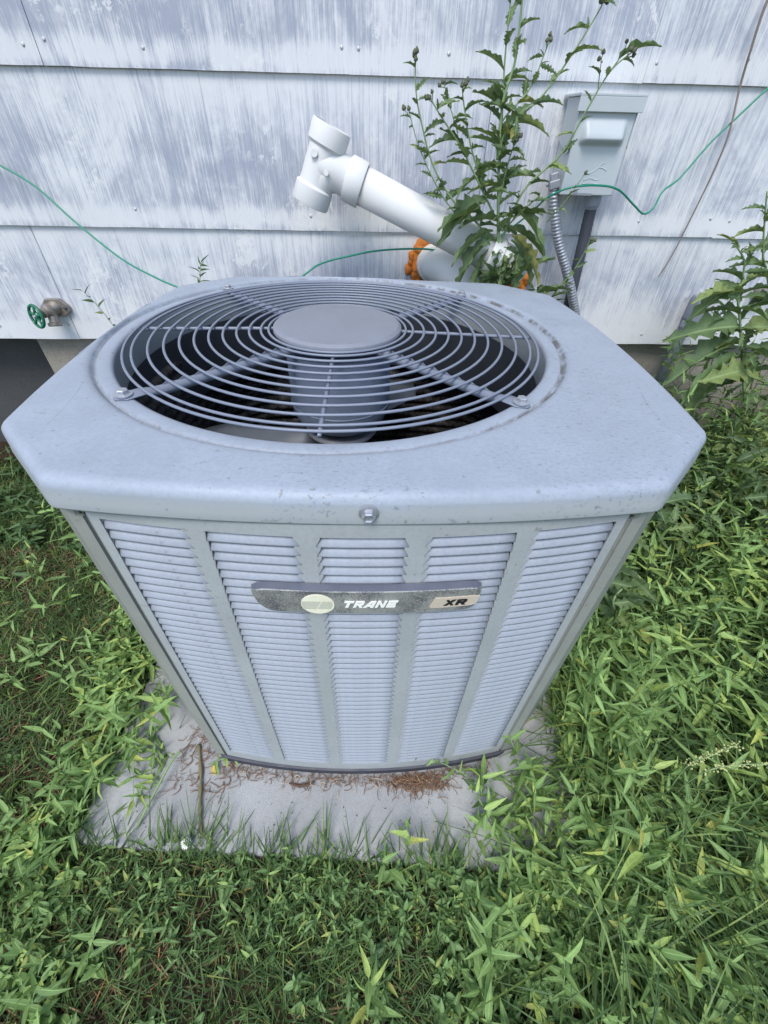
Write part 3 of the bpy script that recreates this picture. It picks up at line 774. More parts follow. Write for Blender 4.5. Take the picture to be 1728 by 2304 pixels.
# ------------------------------------------------------------------ pipes on the wall
YP = WY - .135
def build_pipe():
    T = empty('pvc_intake_pipe', at_y(1160, 600, WY - .02)); T0 = T.location.copy()
    tag(T, 'long white plastic pipe slanting up to an open tee fitting beside the thistle', 'pvc pipe')
    def L(p): return Vector(p) - T0
    a = at_y(800, 410, YP); b = at_y(1112, 577, YP - .025); r = .0352
    d = (b - a).normalized()
    tube('pipe', [L(a - d * .02), L(a + (b - a) * .5), L(b)], r, M_pvc, T, 40)
    def sleeve(name, p, dirv, prof, parent=T):
        return lathe(name, prof, 48, M_pvc, parent, True, frame_to(L(p), dirv), False)
    # tee: socket round the pipe, curved branch, run with two sockets
    tc = at_y(707, 360, YP)                        # centre of the run
    top = at_y(742, 268, YP); bot = at_y(694, 452, YP)
    top = at_y(748, 285, YP - .0); run = (at_y(745, 283, YP) - at_y(702, 430, YP)).normalized()
    R2 = .0388; Rb = .0330
    c0 = at_y(698, 456, YP); c1 = at_y(747, 286, YP)
    s = c1 - c0; Lr = s.length
    prof = [(.0345, -.002), (R2 - .001, -.002), (R2, .0), (R2, .030), (Rb + .001, .034), (Rb, .035), (Rb, Lr - .035), (Rb + .001, Lr - .034), (R2, Lr - .030), (R2, Lr), (R2 - .001, Lr + .002), (.0345, Lr + .002), (.0315, Lr - .03), (.0315, .03), (.0345, -.002)]
    tee = sleeve('tee_run', c0, s, prof)
    br0 = c0 + s * .54; bd = (a - br0)
    q = cat_pts([br0 - s * .02, br0 + d * .022, a + d * -.012], 8)
    V1, F1 = tube_vf([L(p) for p in q], [.0335 + .002 * i / (len(q) - 1) for i in range(len(q))], 36)
    q2 = cat_pts([br0 - s * .40, br0 - s * .22 + d * .006, br0 - s * .07 + d * .022, a - d * .018], 8); V2, F2 = tube_vf([L(p) for p in q2], .0318, 36, base=len(V1))
    link('tee_branch', mesh_py('tee_branch', V1 + V2, F1 + F2), M_pvc, tee, True)
    sleeve('tee_socket', a - d * .020, d, [(.0345, .0), (.0395, .001), (.0412, .004), (.0415, .034), (.0405, .036), (.0352, .036)], tee)
    M = frame_to(L(br0 + Vector((.012, -.041, -.012))), (0, -1, .1))
    lathe('mould_boss', [(.005, -.002), (.005, .002), (.0046, .0026), (.0, .0026)], 20, M_pvc, tee, True, M)
    M = frame_to(L(br0 + Vector((-.010, -.0345, .018))), (0, -1, .1))
    lathe('mould_boss', [(.0075, -.003), (.0075, .0006), (.0068, .0012), (.0, .0010)], 20, M_pvc, tee, True, M)
    # elbow at the lower end, turning back into the wall
    w = at_y(1150, 600, WY + .03)
    q = cat_pts([b - d * .012, b + d * .030, b + d * .058 + Vector((0, .030, -.004)), b + d * .062 + Vector((0, .16, -.006))], 9)
    tube('elbow', [L(p) for p in q], .0362, M_pvc, T, 40)
    sleeve('elbow_socket', b - d * .018, d, [(.0352, .0), (.0405, .0), (.0412, .0015), (.0412, .026), (.0375, .030)])
    sleeve('elbow_rim', b + d * .060 + Vector((0, .055, -.005)), (0, 1, -.03), [(.0362, .0), (.0400, .001), (.0408, .004), (.0408, .026), (.0380, .030)])
    # second pipe: exhaust elbow left of it, running down behind the unit
    T2 = empty('pvc_exhaust_pipe', at_y(985, 600, WY)); T0b = T2.location.copy()
    tag(T2, 'short white plastic elbow pipe leaving the foam filled hole, dipping behind the condenser', 'pvc pipe')
    e0 = at_y(968, 585, WY + .03); e1 = at_y(976, 592, WY - .035); e2 = at_y(1002, 604, WY - .075); e3 = at_y(1050, 640, WY - .115); e4 = at_y(1120, 720, WY - .15)
    q = cat_pts([e0, e1, e2, e3, e4], 8); V, F = tube_vf([p - T0b for p in q], .0385, 36)
    link('elbow', mesh_py('elbow', V, F), M_pvc, T2, True)
    dd = (e1 - e0).normalized()
    lathe('elbow_collar', [(.034, -.0), (.0435, .0), (.0445, .002), (.0445, .030), (.0430, .034), (.0380, .036)], 40, M_pvc, T2, True, frame_to(e1 - T0b - dd * .034, dd + Vector((.12, 0, -.10))))
build_pipe()

def blob(name, pts, mat, parent, seed=0, res=2):
    """lumpy foam: overlapping displaced icospheres welded by a remesh."""
    bm = bmesh.new()
    for (p, s) in pts:
        r = bmesh.ops.create_icosphere(bm, subdivisions=3, radius=1)
        bmesh.ops.scale(bm, vec=[q_ * 1.2 for q_ in s], verts=r['verts']); bmesh.ops.translate(bm, vec=p, verts=r['verts'])
    for v in bm.verts:
        n = mnoise.noise_vector(v.co * 48 + Vector((seed, 0, 0))); v.co += n * .0060; v.co += mnoise.noise_vector(v.co * 150) * .0018
    o = link(name, mesh_bm(name, bm), mat, parent, True); return o
def build_foam():
    T = empty('spray_foam', at_y(985, 580, WY)); T0 = T.location.copy()
    tag(T, 'orange spray foam oozing round the left pipe hole under the green wire', 'spray foam')
    def P(u, v, d=.012): return at_y(u, v, WY - d) - T0
    pts = []
    for (u, v, s) in ((952, 548, .012), (948, 562, .014), (942, 582, .013), (940, 600, .014), (938, 618, .013), (936, 632, .012), (928, 576, .009), (925, 588, .007), (919, 604, .008), (915, 610, .006), (960, 540, .009), (985, 545, .009), (1010, 556, .010), (1020, 572, .009), (970, 545, .01)):
        pts.append((P(u, v), (s, s * .75, s * 1.25)))
    blob('foam_lump', pts, M_foam, T, 1)
    T3 = empty('spray_foam', at_y(1165, 640, WY)); T0 = T3.location.copy()
    tag(T3, 'orange spray foam lumps below the elbow at the right end of the long pipe', 'spray foam')
    pts = []
    for (u, v, s) in ((1152, 640, .015), (1165, 636, .016), (1180, 630, .014), (1172, 646, .012), (1145, 650, .012), (1128, 644, .011), (1110, 625, .014), (1095, 612, .012)):
        pts.append((at_y(u, v, WY - .022) - T0, (s, s * .8, s * 1.1)))
    blob('foam_lump', pts, M_foam, T3, 9)
    # rough hole in the shingle behind the pipes
    h = empty('pipe_hole', at_y(1030, 580, WY - .016)); tag(h, 'dark ragged hole cut through the shingle between the two white pipes', 'wall opening')
    bm = bmesh.new(); c = at_y(1030, 590, WY - .017); vs = []
    for k in range(28):
        t = 2 * math.pi * k / 28; r = 1 + .10 * mnoise.noise(Vector((math.cos(t) * 2, math.sin(t) * 2, 4)))
        vs.append((math.cos(t) * .095 * r, 0, math.sin(t) * .045 * r))
    f = [bm.verts.new(v) for v in vs]; g = [bm.verts.new((v[0], .0012, v[2])) for v in vs]
    bm.faces.new(f); bm.faces.new(g[::-1])
    for k in range(28): bm.faces.new((f[k], g[k], g[(k + 1) % 28], f[(k + 1) % 28]))
    bmesh.ops.recalc_face_normals(bm, faces=bm.faces[:])
    o = link('hole_void', mesh_bm('hole_void', bm), M_recess, h); h.location = c
build_foam()

# ------------------------------------------------------------------ disconnect box, conduits
def build_box():
    yf = WY - .095
    tl = at_y(1309, 195, yf); tr = at_y(1452, 203, yf); bl = at_y(1256, 442, yf); br = at_y(1377, 446, yf)
    x0 = (tl.x + bl.x) / 2; x1 = (tr.x + br.x) / 2; zt = (tl.z + tr.z) / 2; zb = (bl.z + br.z) / 2
    w = x1 - x0; h = zt - zb
    B = empty('disconnect_box', (x0 + w / 2, WY - .012, zb)); tag(B, 'grey metal electrical box with embossed pocket on its hinged front, fixed to the wall', 'electrical box')
    D = .083
    bm = bmesh.new()
    # open backed can: back, two sides, bottom
    add_box(bm, (0, -.001, h / 2 + .004), (w - .012, .002, h - .02)); add_box(bm, (-w / 2 + .006, -D / 2, h / 2 + .002), (.0018, D - .006, h - .02))
    add_box(bm, (w / 2 - .006, -D / 2, h / 2 + .002), (.0018, D - .006, h - .02)); add_box(bm, (0, -D / 2, .006), (w - .010, D - .008, .0018))
    link('case', mesh_bm('case', bm), M_box, B)
    # side ears of the hood
    for s in (-1, 1):
        bm = bmesh.new()
        v = [(s * (w / 2 - .002), -.006, h - .012), (s * (w / 2 - .002), -D - .004, h - .012), (s * (w / 2 - .002), -D - .004, h - .085), (s * (w / 2 - .002), -D + .012, h - .10), (s * (w / 2 - .002), -.006, h - .10 + .02)]
        a = [bm.verts.new(p) for p in v]; b = [bm.verts.new((p[0] - s * .0015, p[1], p[2])) for p in v]
        bm.faces.new(a); bm.faces.new(b[::-1])
        for k in range(5): bm.faces.new((a[k], b[k], b[(k + 1) % 5], a[(k + 1) % 5]))
        bmesh.ops.recalc_face_normals(bm, faces=bm.faces[:]); link('hood_ear', mesh_bm('hood_ear', bm), M_box, B)
    bm = bmesh.new(); add_box(bm, (0, -D / 2 - .004, h - .009), (w + .008, D + .016, .0045)); add_box(bm, (0, -D - .0105, h - .0225), (w + .008, .0030, .0225)); bevel_all(bm, .0009, 2)
    link('hood', mesh_bm('hood', bm), M_box, B)
    # front cover with a blown pocket: grid displaced
    nx, nz = 40, 70; V = []; F = []
    for j in range(nz + 1):
        for i in range(nx + 1):
            x = -w / 2 + .004 + (w - .008) * i / nx; z = .004 + (h - .022) * j / nz
            def box(t, a, b, s): 
                return max(0, min(1, (t - a) / s)) * max(0, min(1, (b - t) / s))
            k = box(x, -w / 2 + .014, w / 2 - .014, .013); kz = box(z, h * .50, h * .79, .013)
            k = (k * k * (3 - 2 * k)); kz = min(1, max(0, (z - h * .50) / .012)) * min(1, max(0, (h * .79 - z) / .040)); kz = kz * kz * (3 - 2 * kz)
            V.append((x, -D - .0035 - .017 * k * kz, z))
    for j in range(nz):
        for i in range(nx):
            F.append((j * (nx + 1) + i, j * (nx + 1) + i + 1, (j + 1) * (nx + 1) + i + 1, (j + 1) * (nx + 1) + i))
    o = link('cover', mesh_py('cover', V, F), M_box, B, True); sm = o.modifiers.new('thickness', 'SOLIDIFY'); sm.thickness = .0016; sm.offset = -1
    # embossed bird like mark at the foot of the cover
    V = []; F = []
    def line(pts, r=.0009):
        q = cat_pts([Vector((p[0], -D - .0036, p[1])) for p in pts], 4); v, f = tube_vf(q, r, 6, base=len(V)); V.extend(v); F.extend(f)
    line([(-.012, .040), (.002, .045), (.012, .052), (.024, .050), (.030, .047)]); line([(.012, .052), (.016, .058), (.022, .060)]); line([(-.014, .030), (.0, .034), (.010, .031), (.018, .032)]); line([(-.016, .024), (.004, .025), (.020, .024)])
    link('embossed_mark', mesh_py('embossed_mark', V, F), M_box, o, True)
    # latch tab
    bm = bmesh.new(); add_box(bm, (-.01, -D - .006, .006), (.040, .003, .004)); add_box(bm, (-.025, -D - .007, .009), (.006, .003, .006)); link('latch', mesh_bm('latch', bm), M_steel, B)
    # liquid tight conduit down from the bottom
    p0 = at_y(1334, 448, WY - .055); p1 = at_y(1290, 640, WY - .055); p2 = at_y(1262, 760, WY - .055)
    p0 = Vector((p0.x, WY - .055, zb + .004)); q = [p0 + (p1 - p0) * t for t in np.linspace(0, 1.7, 60)]
    c = tube('liquid_tight_conduit', q, [.0130 + (.0006 if i % 2 else 0) for i in range(60)], M_pvc_grey, None, 20)
    tag(c, 'straight dark grey conduit dropping from the bottom of the metal box', 'conduit')
    dd = (q[1] - q[0]).normalized()
    nut = lathe('conduit_nut', [(.010, -.002), (.0175, -.002), (.0180, .001), (.0180, .022), (.0150, .026), (.0132, .030)], 24, M_lb, c, True, frame_to(q[0], dd))
    # armoured flexible conduit, spiral ridges
    P = [at_y(1246, 424, WY - .070), at_y(1247, 470, WY - .072), at_y(1256, 540, WY - .078), at_y(1275, 610, WY - .085), at_y(1292, 690, WY - .085), at_y(1300, 760, WY - .07)]
    q = cat_pts(P, 60); n = len(q); L = sum((q[i + 1] - q[i]).length for i in range(n - 1)); V = []; F = []; seg = 14
    s = 0; up = Vector((0, 1, 0))
    for i, p in enumerate(q):
        t = (q[min(i + 1, n - 1)] - q[max(i - 1, 0)]).normalized(); a = t.cross(up).normalized(); b = a.cross(t)
        for k in range(seg):
            th = 2 * math.pi * k / seg; ph = s / .0072 * 2 * math.pi - th
            r = .0098 + .0020 * abs(math.sin(ph / 2)) ** .7
            V.append(p + (a * math.cos(th) + b * math.sin(th)) * r)
        if i < n - 1: s += (q[i + 1] - q[i]).length
    for i in range(n - 1):
        for k in range(seg): F.append((i * seg + k, i * seg + (k + 1) % seg, (i + 1) * seg + (k + 1) % seg, (i + 1) * seg + k))
    c = link('armoured_conduit', mesh_py('armoured_conduit', V, F), M_steel, None, True)
    tag(c, 'ridged flexible metal conduit curving down from the lower left corner of the box', 'conduit')
    bm = bmesh.new(); M = frame_to(P[0] + Vector((0, 0, .004)), (P[0] - P[1])); add_box(bm, (0, 0, .004), (.026, .024, .016), M); add_box(bm, (.0, -.0, .018), (.017, .017, .014), M); bevel_all(bm, .002, 2)
    link('clamp_fitting', mesh_bm('clamp_fitting', bm), M_steel, c)
    bm = bmesh.new(); r = bmesh.ops.create_uvsphere(bm, u_segments=8, v_segments=6, radius=.004, matrix=M @ Matrix.Translation((.0, -.014, .006))); link('clamp_screw', mesh_bm('clamp_screw', bm), M_zinc, c)
build_box()

def build_lb():
    Y = WY - .030
    top = at_y(1580, 664, Y); low = at_y(1557, 727, Y); a = (low - top); 
    T = empty('conduit_body', top); tag(T, 'grey plastic conduit body with a slim pipe below, low on the right siding', 'conduit body')
    a = at_y(1560, 722, Y) - top; L = abs(a.z)
    M = Matrix.Rotation(0, 4, 'Z'); bm = bmesh.new(); add_box(bm, (0, 0, -L / 2), (.030, .040, L)); bevel_all(bm, .007, 4); link('body', mesh_bm('body', bm), M_lb, T, True)
    bm = bmesh.new(); add_box(bm, (0, -.021, -L / 2), (.033, .004, L + .003)); bevel_all(bm, .0015, 2); link('cover', mesh_bm('cover', bm), M_lb, T)
    V, F = tube_vf([Vector((0, 0.004, -L + .002)), Vector((0, .004, -L - .02)), Vector((0, .004, -.40))], .0125, 20); link('pipe', mesh_py('pipe', V, F), M_lb, T, True)
    lathe('hub', [(.0130, -.0), (.0158, .0), (.0160, -.002), (.0160, -.018), (.0130, -.020)], 20, M_lb, T, True, Matrix.Translation((0, .004, -L)))
    bm = bmesh.new(); add_box(bm, (.020, .018, -L - .035), (.034, .0025, .014)); bmesh.ops.create_uvsphere(bm, u_segments=8, v_segments=6, radius=.004, matrix=Matrix.Translation((.032, .015, -L - .035))); link('strap', mesh_bm('strap', bm), M_steel, T)
    # weathered connector block at the right edge, half behind the thistle
    C = empty('cable_connector', at_y(1714, 660, WY - .02)); tag(C, 'small corroded grey metal fitting on the siding at the right edge of the picture', 'fitting')
    bm = bmesh.new(); add_box(bm, (0, 0, 0), (.036, .030, .026)); bevel_all(bm, .006, 3); link('body', mesh_bm('body', bm), M_brass, C, True)
    for sx in (-.012, .010):
        lathe('gland', [(.0085, .0), (.0085, .010), (.0060, .012), (.0060, .006), (.0, .006)], 16, M_pvc_grey, C, True, frame_to((sx, -.012, 0), (0, -1, .15)))
build_lb()

# ------------------------------------------------------------------ green ground wire and dry vine
def build_wire():
    P = [at_y(-60, 345, WY - .03), at_y(0, 372, WY - .035), at_y(80, 420, WY - .05), at_y(170, 500, WY - .08), at_y(270, 580, WY - .12), at_y(345, 622, WY - .15), at_y(405, 648, WY - .17)]
    a, b = P[-1], at_y(685, 618, WY - .14)
    P += [a * .7 + b * .3 + Vector((0, 0, -.04)), a * .3 + b * .7 + Vector((0, 0, -.045)), b,
          at_y(725, 592, WY - .12), at_y(800, 573, WY - .10), at_y(860, 563, WY - .085), at_y(950, 560, WY - .07), at_y(1060, 568, WY - .045), at_y(1140, 520, WY - .03), at_y(1195, 478, WY - .07), at_y(1230, 446, WY - .115), at_y(1280, 423, WY - .135), at_y(1340, 417, WY - .135), at_y(1390, 426, WY - .12), at_y(1425, 460, WY - .09), at_y(1448, 481, WY - .07), at_y(1470, 468, WY - .06), at_y(1492, 430, WY - .05), at_y(1530, 400, WY - .04), at_y(1600, 320, WY - .03), at_y(1665, 258, WY - .025), at_y(1728, 198, WY - .025), at_y(1800, 130, WY - .02)]
    o = tube('green_wire', cat_pts(P, 10), .0021, M_wire, None, 8)
    tag(o, 'long thin green insulated wire drooping across the whole siding', 'wire')
    P = [at_y(1760, -60, WY - .03), at_y(1723, 10, WY - .03), at_y(1690, 110, WY - .028), at_y(1665, 195, WY - .020), at_y(1640, 300, WY - .034), at_y(1606, 385, WY - .030), at_y(1560, 480, WY - .022), at_y(1520, 560, WY - .018), at_y(1498, 598, WY - .016), at_y(1481, 622, WY - .015)]
    q = cat_pts(P, 8); o = tube('dry_vine', q, [.0026 - .0014 * i / len(q) for i in range(len(q))], M_vine, None, 7)
    tag(o, 'thin dried brown vine hanging down the siding at the right', 'vine')
build_wire()

# ------------------------------------------------------------------ faucet
def build_tap():
    c = at_y(128, 690, WY - .016); T = empty('hose_tap', c); tag(T, 'weathered brass outdoor tap with round green handwheel on the siding', 'tap')
    bm = bmesh.new(); pts = []
    for k in range(6):
        a = math.pi / 6 + k * math.pi / 3; pts.append((.033 * math.cos(a) * 1.05, .030 * math.sin(a) * .85))
    pts = [(-.034, .006), (-.018, .022), (.018, .022), (.034, .006), (.034, -.010), (.016, -.022), (-.016, -.022), (-.034, -.010)]
    v = [bm.verts.new((x, -.008, z)) for x, z in pts]; w = [bm.verts.new((x, .0, z)) for x, z in pts]
    bm.faces.new(v); bm.faces.new(w[::-1])
    for k in range(8): bm.faces.new((v[k], w[k], w[(k + 1) % 8], v[(k + 1) % 8]))
    bmesh.ops.recalc_face_normals(bm, faces=bm.faces[:]); bevel_all(bm, .0015, 2)
    link('flange', mesh_bm('flange', bm), M_brass, T)
    for s in (-1, 1):
        lathe('flange_screw', [(.0045, -.001), (.0045, .002), (.003, .003), (.0, .003)], 10, M_pvc_grey, T, True, frame_to((s * .026, -.008, -.001), (0, -1, 0)))
    wc = at_y(82, 712, WY - .075) - c; ax = (wc + Vector((0, 0, 0))).normalized(); ax = Vector((-.30, -.90, -.02)).normalized()
    ax = wc.normalized(); LL = wc.length
    lathe('valve_body', [(.017, -.004), (.017, .010), (.0145, .014), (.0145, .022), (.0175, .025), (.0175, .033), (.0120, .037), (.0120, .046), (.006, .048), (.006, LL - .002)], 20, M_brass, T, True, frame_to((0, 0, 0), ax))
    V, F = tube_vf(cat_pts([ax * .022, ax * .024 + Vector((.003, -.003, -.016)), ax * .024 + Vector((.004, -.008, -.030))], 5), .0125, 16); link('spout', mesh_py('spout', V, F), M_brass, T, True)
    lathe('spout_rim', [(.0125, .0), (.0165, .001), (.0165, .008), (.0150, .010), (.009, .006)], 20, M_brass, T, True, frame_to(ax * .024 + Vector((.004, -.009, -.028)), (.05, -.3, -1)))
    # handwheel
    hw = empty('handwheel', wc); hw.parent = T; fx = (RIGHT * -.42 + FWD * -1 + Vector((0, 0, -.35))).normalized()
    hw.matrix_local = frame_to(wc, Vector((-.45, -.85, .12)).normalized())
    rr = .0265; V, F = tube_vf([Vector((rr * math.cos(2 * math.pi * k / 40), rr * math.sin(2 * math.pi * k / 40), 0)) for k in range(40)], .0038, 8, True)
    link('wheel_rim', mesh_py('wheel_rim', V, F), M_wheel, hw, True)
    lathe('wheel_boss', [(.0, .0035), (.008, .0035), (.0115, .0), (.0115, -.004), (.0, -.004)], 20, M_wheel, hw)
    for k in range(5):
        a = 2 * math.pi * k / 5 + .3; d = Vector((math.cos(a), math.sin(a), 0)); V, F = tube_vf([d * .008, d * .016, d * .0255], [.0040, .0030, .0034], 8); link('wheel_spoke', mesh_py('wheel_spoke', V, F), M_wheel, hw, True)
    lathe('wheel_screw', [(.0, .0070), (.003, .0066), (.0042, .0045), (.0042, .003)], 12, M_zinc, hw)
build_tap()

# ------------------------------------------------------------------ plants
def leaf_template(kind, seed=0, nst=None):
    """verts (along x 0..1, half width y, z), faces, tint.g = distance from the midrib."""
    r = random.Random(seed)
    V = []; F = []; G = []
    if kind == 'thistle':
        n = 25; cols_ = (-1, -.5, 0, .5, 1)
        for i in range(n):
            t = i / (n - 1); base = (.125 * math.sin(math.pi * min(1, t * 1.02) ** .72) + .02) * (1 if t < .97 else .4)
            for c in cols_:
                ph = (t * 6.0 + (.12 if c > 0 else 0) + seed * .13) % 1.0
                lobe = 1.35 - .95 * ph if i not in (0, n - 1) else .4
                w = base * (lobe if abs(c) == 1 else 1); fwd = .045 * (1 - ph) if abs(c) == 1 else 0
                z = .11 * abs(c) * base / .15 + .030 * math.sin(t * 15 + seed + (2 if c > 0 else 0)) * abs(c)
                x = t + fwd; bend = -.32 * t * t
                V.append((x * (1 - .06 * t), c * w, z + bend)); G.append(abs(c))
        m_ = 5
    else:
        n = nst or 7; cols_ = (-1, 0, 1)
        for i in range(n):
            t = i / (n - 1)
            if kind == 'lance': w = .128 * math.sin(math.pi * t ** .62) ** .9 if 0 < t < 1 else .008
            elif kind == 'hastate':
                w = [.01, .165, .095, .098, .085, .055, .005][i] if n == 7 else .1
            elif kind == 'oval': w = .21 * math.sin(math.pi * t ** .8) if 0 < t < 1 else .01
            elif kind == 'clover': w = .42 * math.sin(math.pi * min(.93, t) ** 1.1) ** .7 if 0 < t else .01
            for c in cols_:
                z = .07 * abs(c) * (w / .15) - .26 * t * t + .012 * math.sin(t * 9 + seed)
                V.append((t, c * w, z)); G.append(abs(c))
        m_ = 3
    for i in range(n - 1):
        for k in range(m_ - 1): F.append((i * m_ + k, i * m_ + k + 1, (i + 1) * m_ + k + 1, (i + 1) * m_ + k))
    return np.array(V), np.array(F), np.array(G)
def set_tint(me, rv, g):
    a = me.color_attributes.new('tint', 'FLOAT_COLOR', 'POINT')
    d = np.zeros((len(me.vertices), 4), np.float32); d[:, 0] = rv; d[:, 1] = g; d[:, 3] = 1; a.data.foreach_set('color', d.ravel())
def leaf_mesh(kind, seed, mat):
    V, F, G = leaf_template(kind, seed); me = mesh_py('leaf', V, [tuple(f) for f in F]); set_tint(me, (seed * .37) % 1, G); me.materials.append(mat)
    me.polygons.foreach_set('use_smooth', [True] * len(me.polygons)); return me
def basis(d, up, roll):
    """arrays: x = direction, z ~ up, rolled."""
    x = d / np.linalg.norm(d, axis=1, keepdims=True); y = np.cross(up, x); ny = np.linalg.norm(y, axis=1, keepdims=True); y = np.where(ny < 1e-4, [[0, 1, 0]], y / np.maximum(ny, 1e-6)); z = np.cross(x, y)
    c = np.cos(roll)[:, None]; s = np.sin(roll)[:, None]; return x, y * c + z * s, z * c - y * s
def mass(name, kind, pos, d, length, width, mat, tint=None, roll=None, droop=None, label=None, cat=None, nst=None, stuff=True, parent=None):
    """many leaves in one mesh (numpy)."""
    n = len(pos)
    if n == 0: return None
    TV, TF, TG = leaf_template(kind, 0, nst); k = len(TV)
    up = np.tile([[0., 0., 1.]], (n, 1)); roll = rng.normal(0, .5, n) if roll is None else roll
    X, Y, Z = basis(d, up, roll); droop = rng.uniform(.3, 1.8, n) if droop is None else droop
    q = pos[:, None, :] + length[:, None, None] * (X[:, None, :] * TV[None, :, 0, None]) + (width * length)[:, None, None] * Y[:, None, :] * TV[None, :, 1, None] \
        + length[:, None, None] * Z[:, None, :] * (TV[None, :, 2, None] * droop[:, None, None])
    me = bpy.data.meshes.new(name); me.vertices.add(n * k); me.vertices.foreach_set('co', q.reshape(-1).astype(np.float32))
    F = (TF[None] + (np.arange(n) * k)[:, None, None]).reshape(-1, 4); me.loops.add(F.size); me.loops.foreach_set('vertex_index', F.ravel().astype(np.int32))
    me.polygons.add(len(F)); me.polygons.foreach_set('loop_start', np.arange(0, F.size, 4, dtype=np.int32)); me.update(calc_edges=True)
    me.polygons.foreach_set('use_smooth', np.ones(len(F), bool))
    tint = rng.random(n) if tint is None else tint; set_tint(me, np.repeat(tint, k), np.tile(TG, n))
    o = link(name, me, mat, parent)
    if stuff: o['kind'] = 'stuff'
    if label: tag(o, label, cat)
    return o
def blades(name, pos, d, length, width, mat, curl, label=None, cat=None):
    """grass: tapering curved ribbons, 5 stations."""
    n = len(pos); st = np.array([0, .3, .6, .85, 1.0]); ww = np.array([.8, 1, .8, .45, .04]); k = 10
    X, Y, Z = basis(d, np.tile([[0., 0., 1.]], (n, 1)), rng.uniform(-.8, .8, n)); g = np.tile([[0., 0., -1.]], (n, 1))
    q = np.zeros((n, 5, 2, 3))
    for i, t in enumerate(st):
        p = pos + X * (length * t)[:, None] + g * (curl * length * t * t)[:, None]
        q[:, i, 0] = p - Y * (width * ww[i])[:, None]; q[:, i, 1] = p + Y * (width * ww[i])[:, None] + Z * (width * .3)[:, None]
    me = bpy.data.meshes.new(name); me.vertices.add(n * k); me.vertices.foreach_set('co', q.reshape(-1).astype(np.float32))
    TF = np.array([[2 * i, 2 * i + 1, 2 * i + 3, 2 * i + 2] for i in range(4)]); F = (TF[None] + (np.arange(n) * k)[:, None, None]).reshape(-1, 4)
    me.loops.add(F.size); me.loops.foreach_set('vertex_index', F.ravel().astype(np.int32)); me.polygons.add(len(F)); me.polygons.foreach_set('loop_start', np.arange(0, F.size, 4, dtype=np.int32)); me.update(calc_edges=True)
    me.polygons.foreach_set('use_smooth', np.ones(len(F), bool)); set_tint(me, np.repeat(rng.random(n), k), np.tile([1.0], n * k))
    o = link(name, me, mat); o['kind'] = 'stuff'
    if label: tag(o, label, cat)
    return o
def gz(x, y): return np.array([ground_z(a, b) for a, b in zip(x, y)])
def on_pad(x, y, m=0.0):
    x, y = pad_uv(x, y); return (x > -.48 - m) & (x < .42 + m) & (y > -.512 - m) & (y < .63)
def nz2(x, y, s, o=0): return np.array([mnoise.noise(Vector((a * s, b * s, o))) for a, b in zip(x, y)])

def scatter(n, x0, x1, y0, y1, dens=None, pad=0.0):
    x = rng.uniform(x0, x1, n); y = rng.uniform(y0, y1, n); k = (~on_pad(x, y, pad) if pad > -1 else x == x) & (y < WY - .01)
    if dens is not None: k &= rng.random(n) < dens(x, y)
    return x[k], y[k]
def sm(a, b, t): 
    t = np.clip((t - a) / (b - a), 0, 1); return t * t * (3 - 2 * t)

def weed_mass(name, n, x0, x1, y0, y1, h, ll, mat, kind, label, dens=None, lpp=9, stems=True, pad=0.0, lean=.5, hfun=None, wd=1.0, smat=None):
    """plants scattered over an area; each is a leaning stem with leaves spiralling up it. Leaves and stems are one mass."""
    x, y = scatter(n, x0, x1, y0, y1, dens, pad); n = len(x)
    if n == 0: return
    z = gz(x, y); hh = h * rng.uniform(.55, 1.25, n)
    if hfun is not None: hh *= hfun(x, y)
    az = rng.uniform(0, 2 * np.pi, n); ln = rng.uniform(.1, 1, n) * lean
    T = np.c_[np.cos(az) * ln, np.sin(az) * ln, np.ones(n)]; T /= np.linalg.norm(T, axis=1, keepdims=True)
    base = np.c_[x, y, z]; P = []; D = []; L = []; TI = []
    tr = rng.random(n)
    for k in range(lpp):
        f = (k + .6 + rng.uniform(-.3, .3, n)) / lpp; f = .18 + .84 * f; p = base + T * (hh * f)[:, None]
        a = az + k * 2.4 + rng.uniform(-.5, .5, n); el = rng.uniform(-.15, .75, n) + .7 * (f > .9)
        d = np.c_[np.cos(a) * np.cos(el), np.sin(a) * np.cos(el), np.sin(el)]
        P.append(p); D.append(d); L.append(ll * rng.uniform(.35, 1.3, n) * (1.1 - .45 * f)); TI.append(np.clip(tr * .6 + .35 * f * rng.random(n) + (f > .88) * .12, 0, .999))
    P = np.vstack(P); D = np.vstack(D); L = np.concatenate(L); TI = np.concatenate(TI)
    keep = ~((P[:, 0] > -.385) & (P[:, 0] < .385) & (P[:, 1] > -.40) & (P[:, 1] < .39)) & (P[:, 1] < WY - .03)
    P, D, L, TI = P[keep], D[keep], L[keep], TI[keep]
    # leaves that would reach into the cabinet are turned away
    tip = P + D * L[:, None]; bad = (tip[:, 0] > -.37) & (tip[:, 0] < .39) & (tip[:, 1] > -.37) & (tip[:, 1] < .38)
    D[bad, 0] = np.abs(D[bad, 0]) * np.sign(P[bad, 0])
    mass(name, kind, P, D, L, np.full(len(L), wd) * rng.uniform(.75, 1.2, len(L)), mat, TI, label=label, cat='plants')
    if stems:
        s = hh > 0
        blades(name + '_stems', base[s], T[s], hh[s] * 1.02, np.full(s.sum(), .0015), smat or M_grass, np.zeros(s.sum()), label.replace('leaves', 'stems') if 'leaves' in label else 'thin green stems ' + label, 'plants')

